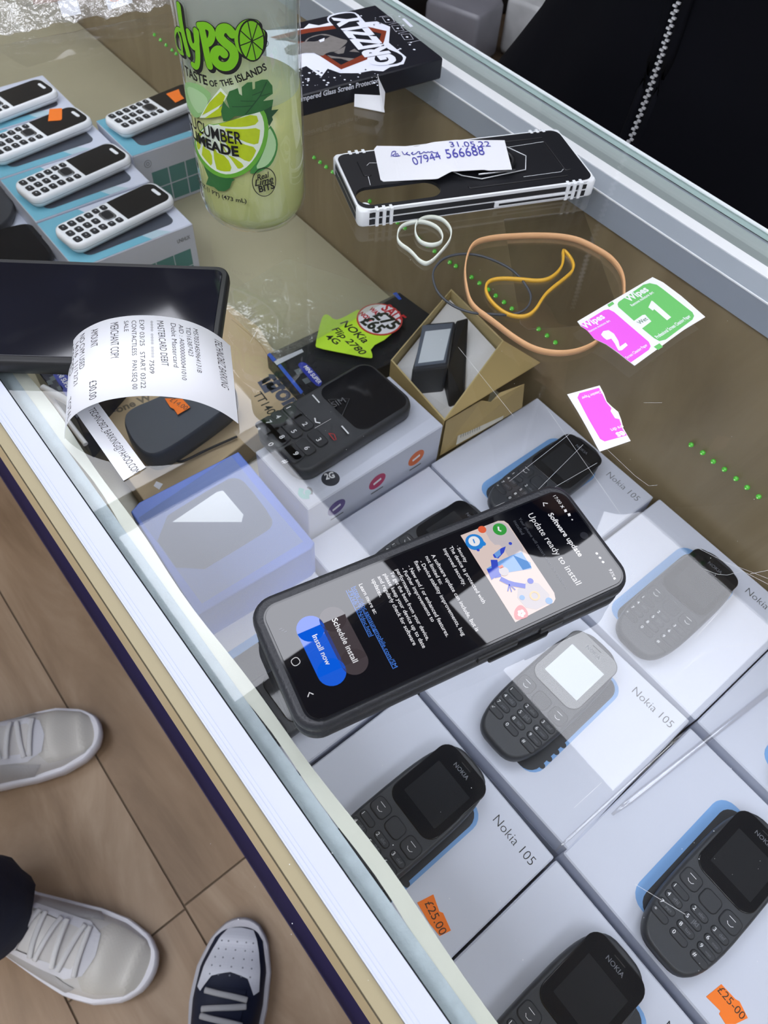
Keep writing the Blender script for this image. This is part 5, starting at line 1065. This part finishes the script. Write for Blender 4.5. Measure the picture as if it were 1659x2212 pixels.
# ------------------------------------------------------------------ shelving behind the counter
r = empty('stock_shelf', (1.36, 1.5, 0), 'dark wooden stock shelves in the blurred background behind the counter', 'shelf')
dw = wood('dark shelf wood', S(46, 36, 28), S(66, 54, 42), S(88, 74, 58), ax=(20, 4, 20))
b = MB()
for z in (0.1, 0.40): b.box((1.36, 1.7, z), (0.52, 2.2, 0.025), dw)
b.build('shelf_board', r)
b = MB(); b.box((1.63, 1.7, 0.35), (0.02, 2.2, 0.70), dw); b.build('back_board', r)
for y in (0.61, 1.85, 2.79):
    b = MB(); b.box((1.36, y, 0.35), (0.52, 0.03, 0.70), P_('shelf post', 74, 60, 44, rough=0.6)); b.build('upright', r)
gp = P_('grey parcel', 118, 118, 126, rough=0.3, var=0.35, vs=14, bump=0.4, bs=30); gp2 = P_('pale parcel', 186, 188, 190, rough=0.35, var=0.45, vs=25, bump=0.5, bs=40); dp = P_('dark parcel', 26, 24, 25, rough=0.4)
for nm, c, d, mt, lb, cat, rt_ in (('wrapped_parcel', (1.25, 1.22, 0.470), (0.11, 0.13, 0.11), gp, 'grey film-wrapped parcel on the stock shelf behind the counter', 'parcel', 0.3),
                         ('wrapped_parcel', (1.42, 1.12, 0.470), (0.14, 0.16, 0.11), gp2, 'pale stack of wrapped goods beside the jacket', 'parcel', 0.2),
                         ('dark_carton', (1.20, 1.42, 0.475), (0.14, 0.14, 0.12), dp, 'black carton on the stock shelf by the upper edge of the counter', 'carton', 0.1),
                         ('wrapped_parcel', (1.50, 1.42, 0.480), (0.16, 0.22, 0.13), dp, 'dark parcel at the back of the stock shelf', 'parcel', 0.0)):
    M_ = Matrix.Translation((c[0], c[1], 0)) @ Matrix.Rotation(rt_, 4, 'Z')
    b = MB(); b.slab(d[0], d[1], 0.01, [(0.004, c[2]-d[2]/2), (0, c[2]-d[2]/2+0.01), (0, c[2]+d[2]/2-0.01), (0.006, c[2]+d[2]/2)], mt, M=M_, seg=3)
    tag(b.build(nm), lb, cat)
# ------------------------------------------------------------------ shop assistant behind the counter
r = empty('person', (0.69, 0.336, 0), 'person behind the counter in a black jacket with a silver zip', 'person')
skin = mat('skin', S(176, 132, 104), rough=0.5, var=0.08, vs=30)
jk = mat('black jacket', S(8, 9, 17), rough=0.95, spec=0.15, var=0.3, vs=12, bump=0.5, bs=40)
def ell(cx_, cy_, z, rx_, ry_, n=48, e=2.4):
    out = []
    for k in range(n):
        a_ = 2*PI*k/n; c, s_ = math.cos(a_), math.sin(a_); w = 1.0
        out.append((cx_+rx_*abs(c)**(2/e)*(1 if c > 0 else -1), cy_+ry_*abs(s_)**(2/e)*(1 if s_ > 0 else -1)+0.0, z))
    return out
b = MB(); jr = [(-0.16, 0.118, 0.150), (-0.14, 0.128, 0.19), (-0.11, 0.140, 0.235), (-0.085, 0.140, 0.248), (-0.05, 0.138, 0.222), (-0.015, 0.133, 0.196), (0.02, 0.130, 0.176), (0.06, 0.126, 0.162), (0.10, 0.126, 0.158), (0.20, 0.128, 0.165), (0.32, 0.128, 0.185), (0.42, 0.115, 0.195), (0.48, 0.09, 0.16), (0.52, 0.065, 0.08), (0.54, 0.058, 0.065)]
b.loft([[(p[0]+0.004*math.sin(p[1]*60+z*25), p[1], p[2]) for p in ell(0.567+rx_, 0.336, G+z, rx_, ry_)] for z, rx_, ry_ in jr], jk)
for sy in (-1, 1):
    b.tube(smoothpts([(0.69, 0.336+sy*0.17, G+0.43), (0.69, 0.336+sy*0.235, G+0.33), (0.66, 0.336+sy*0.25, G+0.20), (0.58, 0.336+sy*0.14, G+0.22), (0.55, 0.336+sy*0.02, G+0.25)], 2), [0.062]*3+[0.055]*20, jk, 16) if False else \
    b.tube(smoothpts([(0.69, 0.336+sy*0.15, G+0.44), (0.69, 0.336+sy*0.225, G+0.34), (0.67, 0.336+sy*0.245, G+0.22), (0.60, 0.336+sy*0.15, G+0.22), (0.545, 0.336+sy*0.04, G+0.25)], 2), 0.052, jk, 16)
b.build('jacket', r)
b = MB(); zb = P_('zip teeth', 214, 216, 220, rough=0.25, metal=0.2); tapez = P_('zip tape', 10, 11, 15, rough=0.8)
def jx(z):
    for i in range(len(jr)-1):
        if jr[i][0] <= z <= jr[i+1][0]: return 0.567
    return 0.567
zz = -0.10; k = 0
zy = 0.336
while zz < 0.48:
    xx = 0.567+0.004*math.sin(zy*60+zz*25)-0.0012
    b.box((xx, zy+(0.0011 if k % 2 else -0.0011), G+zz), (0.0020, 0.0032, 0.0014), zb); zz += 0.0026; k += 1
b.build('zipper', r)
b = MB()
for s_ in (-1, 1): b.tube([(0.567+0.004*math.sin(zy*60+z*25/1.0)-0.0003, zy+s_*0.0075, G+z) for z in [-0.1+0.02*i for i in range(29)]], 0.0045, jk, 6, flat=0.5)
b.build('zip_placket', r)
b = MB(); tr_ = P_('dark trousers', 24, 26, 34, rough=0.8)
b.loft([ell(0.70, 0.336, z, a1, b1, 24) for z, a1, b1 in ((G-0.24, 0.10, 0.15), (G-0.12, 0.11, 0.155))], tr_)
for sy in (-1, 1): b.loft([ell(0.70, 0.336+sy*0.085, z, a1, a1, 20, 2) for z, a1 in ((0.08, 0.06), (0.45, 0.07), (G-0.10, 0.09))], tr_)
b.build('trousers', r)
for sy in (-1, 1):
    b = MB(); b.loft([[(p[0]-0.05, p[1], z) for p in ell(0.70, 0.336+sy*0.085, z, a1, 0.045, 20)] for z, a1 in ((0.004, 0.13), (0.03, 0.13), (0.06, 0.10), (0.10, 0.05))], matt_black); b.build('shoe', r)
me = bpy.data.meshes.new('body'); vb = [(0.70, 0.336, G+0.10), (0.70, 0.336, G+0.40), (0.695, 0.336, G+0.50), (0.69, 0.336, G+0.56), (0.685, 0.336, G+0.63), (0.68, 0.336, G+0.70), (0.685, 0.336, G+0.76), (0.64, 0.336, G+0.62)]
rb = [0.09, 0.10, 0.05, 0.052, 0.072, 0.082, 0.06, 0.016]; eb = [(0, 1), (1, 2), (2, 3), (3, 4), (4, 5), (5, 6), (4, 7)]
for sy in (-1, 1):
    i0 = len(vb); vb += [(0.69, 0.336+sy*0.15, G+0.43), (0.67, 0.336+sy*0.24, G+0.22), (0.545, 0.336+sy*0.04, G+0.25), (0.535, 0.336-sy*0.01, G+0.26)]; rb += [0.045, 0.035, 0.026, 0.030]; eb += [(1, i0), (i0, i0+1), (i0+1, i0+2), (i0+2, i0+3)]
    for f_ in range(5):
        j = len(vb); vb += [(0.528, 0.336-sy*(0.03+0.006*(f_ % 3)), G+0.235+0.014*f_), (0.530, 0.336-sy*(0.055), G+0.232+0.015*f_)]; rb += [0.008, 0.007]; eb += [(i0+3, j), (j, j+1)]
me.from_pydata([Vector(v)-Vector((0.69, 0.336, 0)) for v in vb], eb, []); me.materials.append(skin)
o = bpy.data.objects.new('body', me); sc.collection.objects.link(o); o.parent = r
md = o.modifiers.new('skin', 'SKIN'); md.use_smooth_shade = True
for i, v in enumerate(me.skin_vertices[0].data): v.radius = (rb[i], rb[i]); v.use_root = (i == 0)
o.modifiers.new('sub', 'SUBSURF').levels = 1; o.modifiers['sub'].render_levels = 1
b = MB(); b.loft([[(0.69+p[0], 0.336+p[1], G+z) for p in circ(24, a1)] for z, a1 in ((0.66, 0.090), (0.72, 0.095), (0.78, 0.080), (0.82, 0.045), (0.832, 0.01))], matt_black); b.build('hair', r)
for sy in (-1, 1):
    b = MB(); b.loft([[(0.605+p[2]*0, 0.336+sy*0.03+p[0], G+0.685+p[1]) for p in circ(12, a1)] for a1 in (0.009,)]*1+[[(0.600, 0.336+sy*0.03+p[0]*0.4, G+0.685+p[1]*0.4) for p in circ(12, 0.009)]], white_ink); b.build('eye', r)
# ------------------------------------------------------------------ shoppers' feet
def foot_outline(L, Wd, n=40, k=1.0):
    """plan outline, toe at +x; heel at -L"""
    keys = [(0.0, 0.0), (0.008, 0.022), (0.025, 0.036), (0.06, 0.047), (0.10, 0.049), (0.15, 0.043), (0.20, 0.036), (0.25, 0.036), (0.285, 0.028), (0.300, 0.0)]
    def wdt(t):
        for i in range(len(keys)-1):
            if keys[i][0] <= t <= keys[i+1][0]: q = (t-keys[i][0])/(keys[i+1][0]-keys[i][0]); q = q if i not in (0, len(keys)-2) else (math.sqrt(q) if i == 0 else 1-(q*q)); return keys[i][1]+(keys[i+1][1]-keys[i][1])*(q if i else q)
        return 0
    return wdt
wd_ = foot_outline(0.3, 0.1)
def upper_h(t):
    ks = [(0, 0.030), (0.03, 0.044), (0.07, 0.056), (0.10, 0.066), (0.14, 0.088), (0.18, 0.104), (0.22, 0.108), (0.27, 0.104), (0.30, 0.085)]
    for i in range(len(ks)-1):
        if ks[i][0] <= t <= ks[i+1][0]: q = (t-ks[i][0])/(ks[i+1][0]-ks[i][0]); q = q*q*(3-2*q); return ks[i][1]+(ks[i+1][1]-ks[i][1])*q
    return ks[-1][1]
def shoe_pt(t, s_, side=1, grow=0.0):
    """s_ in -1..1 across the upper"""
    w = wd_(t)*0.97+grow; h0 = 0.024; h = upper_h(t)+grow; a_ = s_*PI/2; n_ = 2.3
    y = w*(abs(math.sin(a_))**(2/n_))*(1 if s_ > 0 else -1); z = h0+(h-h0)*(abs(math.cos(a_))**(2/n_))
    return Vector((-t, y+side*0.004*math.sin(t*18), z))
def sneaker(name, toe, ang, label, group, up, sole, cap, capm2=None, lace=None, mirror=1, overlay=None, perfm=None, trouser=None, sc_=1.0):
    who = name; r = empty('sneaker', toe-ROOTS[who]); r.parent = who; ROOTS[r] = Vector(toe)
    M = Matrix.Translation(toe) @ Matrix.Rotation(ang, 4, 'Z') @ Matrix.Diagonal((sc_, sc_*mirror, sc_, 1))
    ts = [0.3*(1-math.cos(PI*i/30))/2 for i in range(31)]
    out = [(-t, -wd_(t)*1.06-0.001+0.004*math.sin(t*18)) for t in ts]+[(-t, wd_(t)*1.06+0.001+0.004*math.sin(t*18)) for t in reversed(ts[1:-1])]
    cxm = -0.14
    b = MB(); rg = []
    for k_, z in ((0.95, 0.0), (1.0, 0.006), (1.015, 0.018), (0.985, 0.028)): rg.append([M @ Vector((cxm+(x-cxm)*k_, y*k_, z+0.010*max(0, (0.05+x)/0.05)**2*0.8)) for x, y in out])
    b.loft(rg, sole); s1 = b.build('sole', r)
    b = MB(); vs = []; fs = []; nt2, ns = 40, 24
    for i in range(nt2+1):
        t = 0.004+0.292*i/nt2
        for j in range(ns+1): vs.append(M @ shoe_pt(t, -1+2*j/ns))
    for i in range(nt2):
        for j in range(ns): k = i*(ns+1)+j; fs.append((k, k+1, k+ns+2, k+ns+1))
    b.add(vs, fs, up, True); b.build('upper', r)
    def patch(nm, poly, mt, g=0.0015, sub=0.006):
        class SS:
            def uv(s, *a_): return a_
            def xyz(s, u, v, off=0): return M @ shoe_pt(max(0.003, min(0.297, u)), max(-1, min(1, v)), grow=g+off*0.2)
        a_ = Art(SS(), sub=0.05)
        # regular grid clipped by polygon outline: even triangulation
        a_.sub = sub; vs_ = [(p[0], p[1]*0.05) for p in poly]
        class S2(SS):
            def xyz(s, u, v, off=0): return M @ shoe_pt(max(0.003, min(0.297, u)), max(-1, min(1, v/0.05)), grow=g)
        a_.S = S2(); a_.uvpoly(vs_, mt, 1); return a_.build(nm, r, fixn=False)
    if cap: patch('toe_cap', [(0.010, -0.62), (0.006, 0), (0.010, 0.62), (0.03, 0.66), (0.075, 0.62), (0.085, 0.35), (0.078, 0.0), (0.085, -0.35), (0.075, -0.62), (0.03, -0.66)], cap, 0.0012)
    if overlay:
        for nm, po, mt, g in overlay: patch(nm, po, mt, g)
    if perfm:
        b = MB()
        for i in range(5):
            for j in range(-2, 3):
                p0 = shoe_pt(0.030+0.010*i, j*0.17+0.0*(i % 2), grow=0.0028); b.slab(0.0022, 0.0022, 0.0011, [(0, -0.0006), (0, 0.0003)], perfm, M=M @ Matrix.Translation(p0), seg=2)
        b.build('perforations', r)
    lm = lace or white_ink
    b = MB()
    for i in range(6):
        t = 0.092+0.014*i; pts = [M @ (shoe_pt(t+0.0035*(1 if i % 2 else -1)*(j-4)/4, -0.34+0.68*j/8, grow=0.0042)) for j in range(9)]
        b.tube(smoothpts(pts, 1), 0.0036, lm, 8, flat=0.6)
    b.build('laces', r)
    b = MB(); vs = []; fs = []
    for i in range(11):
        t = 0.085+0.009*i
        for j in range(7): vs.append(M @ (shoe_pt(t, -0.30+0.60*j/6, grow=0.0022)))
    for i in range(10):
        for j in range(6): k = i*7+j; fs.append((k, k+1, k+8, k+7))
    b.add(vs, fs, up if not capm2 else capm2, True); b.build('tongue', r)
    if trouser:
        b = MB(); c0_ = M @ Vector((-0.225, 0, 0.0)); rg = []
        for z, rr_, sh in ((0.085, 0.060, 0.0), (0.10, 0.066, 0.0), (0.14, 0.064, 0.0), (0.25, 0.066, 0.01), (0.42, 0.074, 0.02)):
            rg.append([(c0_.x+p[0]-sh*0.7+0.003*math.sin(p[1]*120+z*90), c0_.y+p[1]+0.3*sh, z) for p in circ(32, rr_)])
        b.loft(rg, trouser); b.build('trouser_leg', who)
    return r
wl = mat('white leather', S(226, 224, 220), rough=0.45, var=0.05, vs=20); ws = P_('white sole', 236, 236, 242, rough=0.35); wcap = P_('white toe leather', 216, 213, 204, rough=0.35)
navl = P_('navy suede', 26, 34, 58, rough=0.6, var=0.2, vs=60); jean = mat('navy cloth', S(30, 40, 66), rough=0.85, var=0.35, vs=18, bump=0.6, bs=50)
ov = [('side_panel', [(0.10, -0.95), (0.085, -0.60), (0.12, -0.45), (0.19, -0.50), (0.24, -0.7), (0.24, -0.95)], P_('grey mesh panel', 196, 196, 196, rough=0.7), 0.0014), ('side_panel', [(0.10, 0.95), (0.085, 0.60), (0.12, 0.45), (0.19, 0.50), (0.24, 0.7), (0.24, 0.95)], P_('grey mesh panel', 196, 196, 196, rough=0.7), 0.0014),
      ('vamp', [(0.080, -0.30), (0.074, 0), (0.080, 0.30), (0.10, 0.45), (0.17, 0.48), (0.17, 0.36), (0.095, 0.25), (0.09, 0), (0.095, -0.25), (0.17, -0.36), (0.17, -0.48), (0.10, -0.45)], P_('white vamp', 236, 237, 242, rough=0.5), 0.0026)]
shp = empty('person', (-0.33, 0.42, 0), 'shopper in white sneakers and dark navy trousers beside the counter', 'person')
sneaker(shp, Vector((-0.066, 0.512, 0.002)), math.radians(-21), None, None, wl, ws, wcap, overlay=ov, perfm=None, mirror=1, lace=P_('white lace', 226, 226, 226, rough=0.8), trouser=jean)
sneaker(shp, Vector((-0.161, 0.176, 0.002)), math.radians(-55), None, None, wl, ws, wcap, overlay=ov, perfm=None, mirror=-1, lace=P_('white lace', 226, 226, 226, rough=0.8), trouser=jean)
sp2 = empty('person', (-0.12, 0.0, 0), 'shopper at the bottom edge in one navy and white sneaker', 'person')
capo = [('toe_panel', [(0.014, -0.40), (0.012, 0), (0.014, 0.40), (0.04, 0.52), (0.085, 0.62), (0.090, 0.48), (0.072, 0.30), (0.066, 0), (0.072, -0.30), (0.090, -0.48), (0.085, -0.62), (0.04, -0.52)], P_('white toe box', 226, 230, 240, rough=0.5), 0.0022)]
q0 = P(527, 1984, -G+0.03); 
sneaker(sp2, Vector((q0.x, q0.y, 0.002)), math.radians(47), None, None, navl, P_('grey white sole', 196, 196, 204, rough=0.5), None, overlay=capo, perfm=P_('perforation', 120, 126, 140), lace=P_('grey lace', 176, 178, 182, rough=0.8), mirror=1, sc_=0.97, trouser=jean)
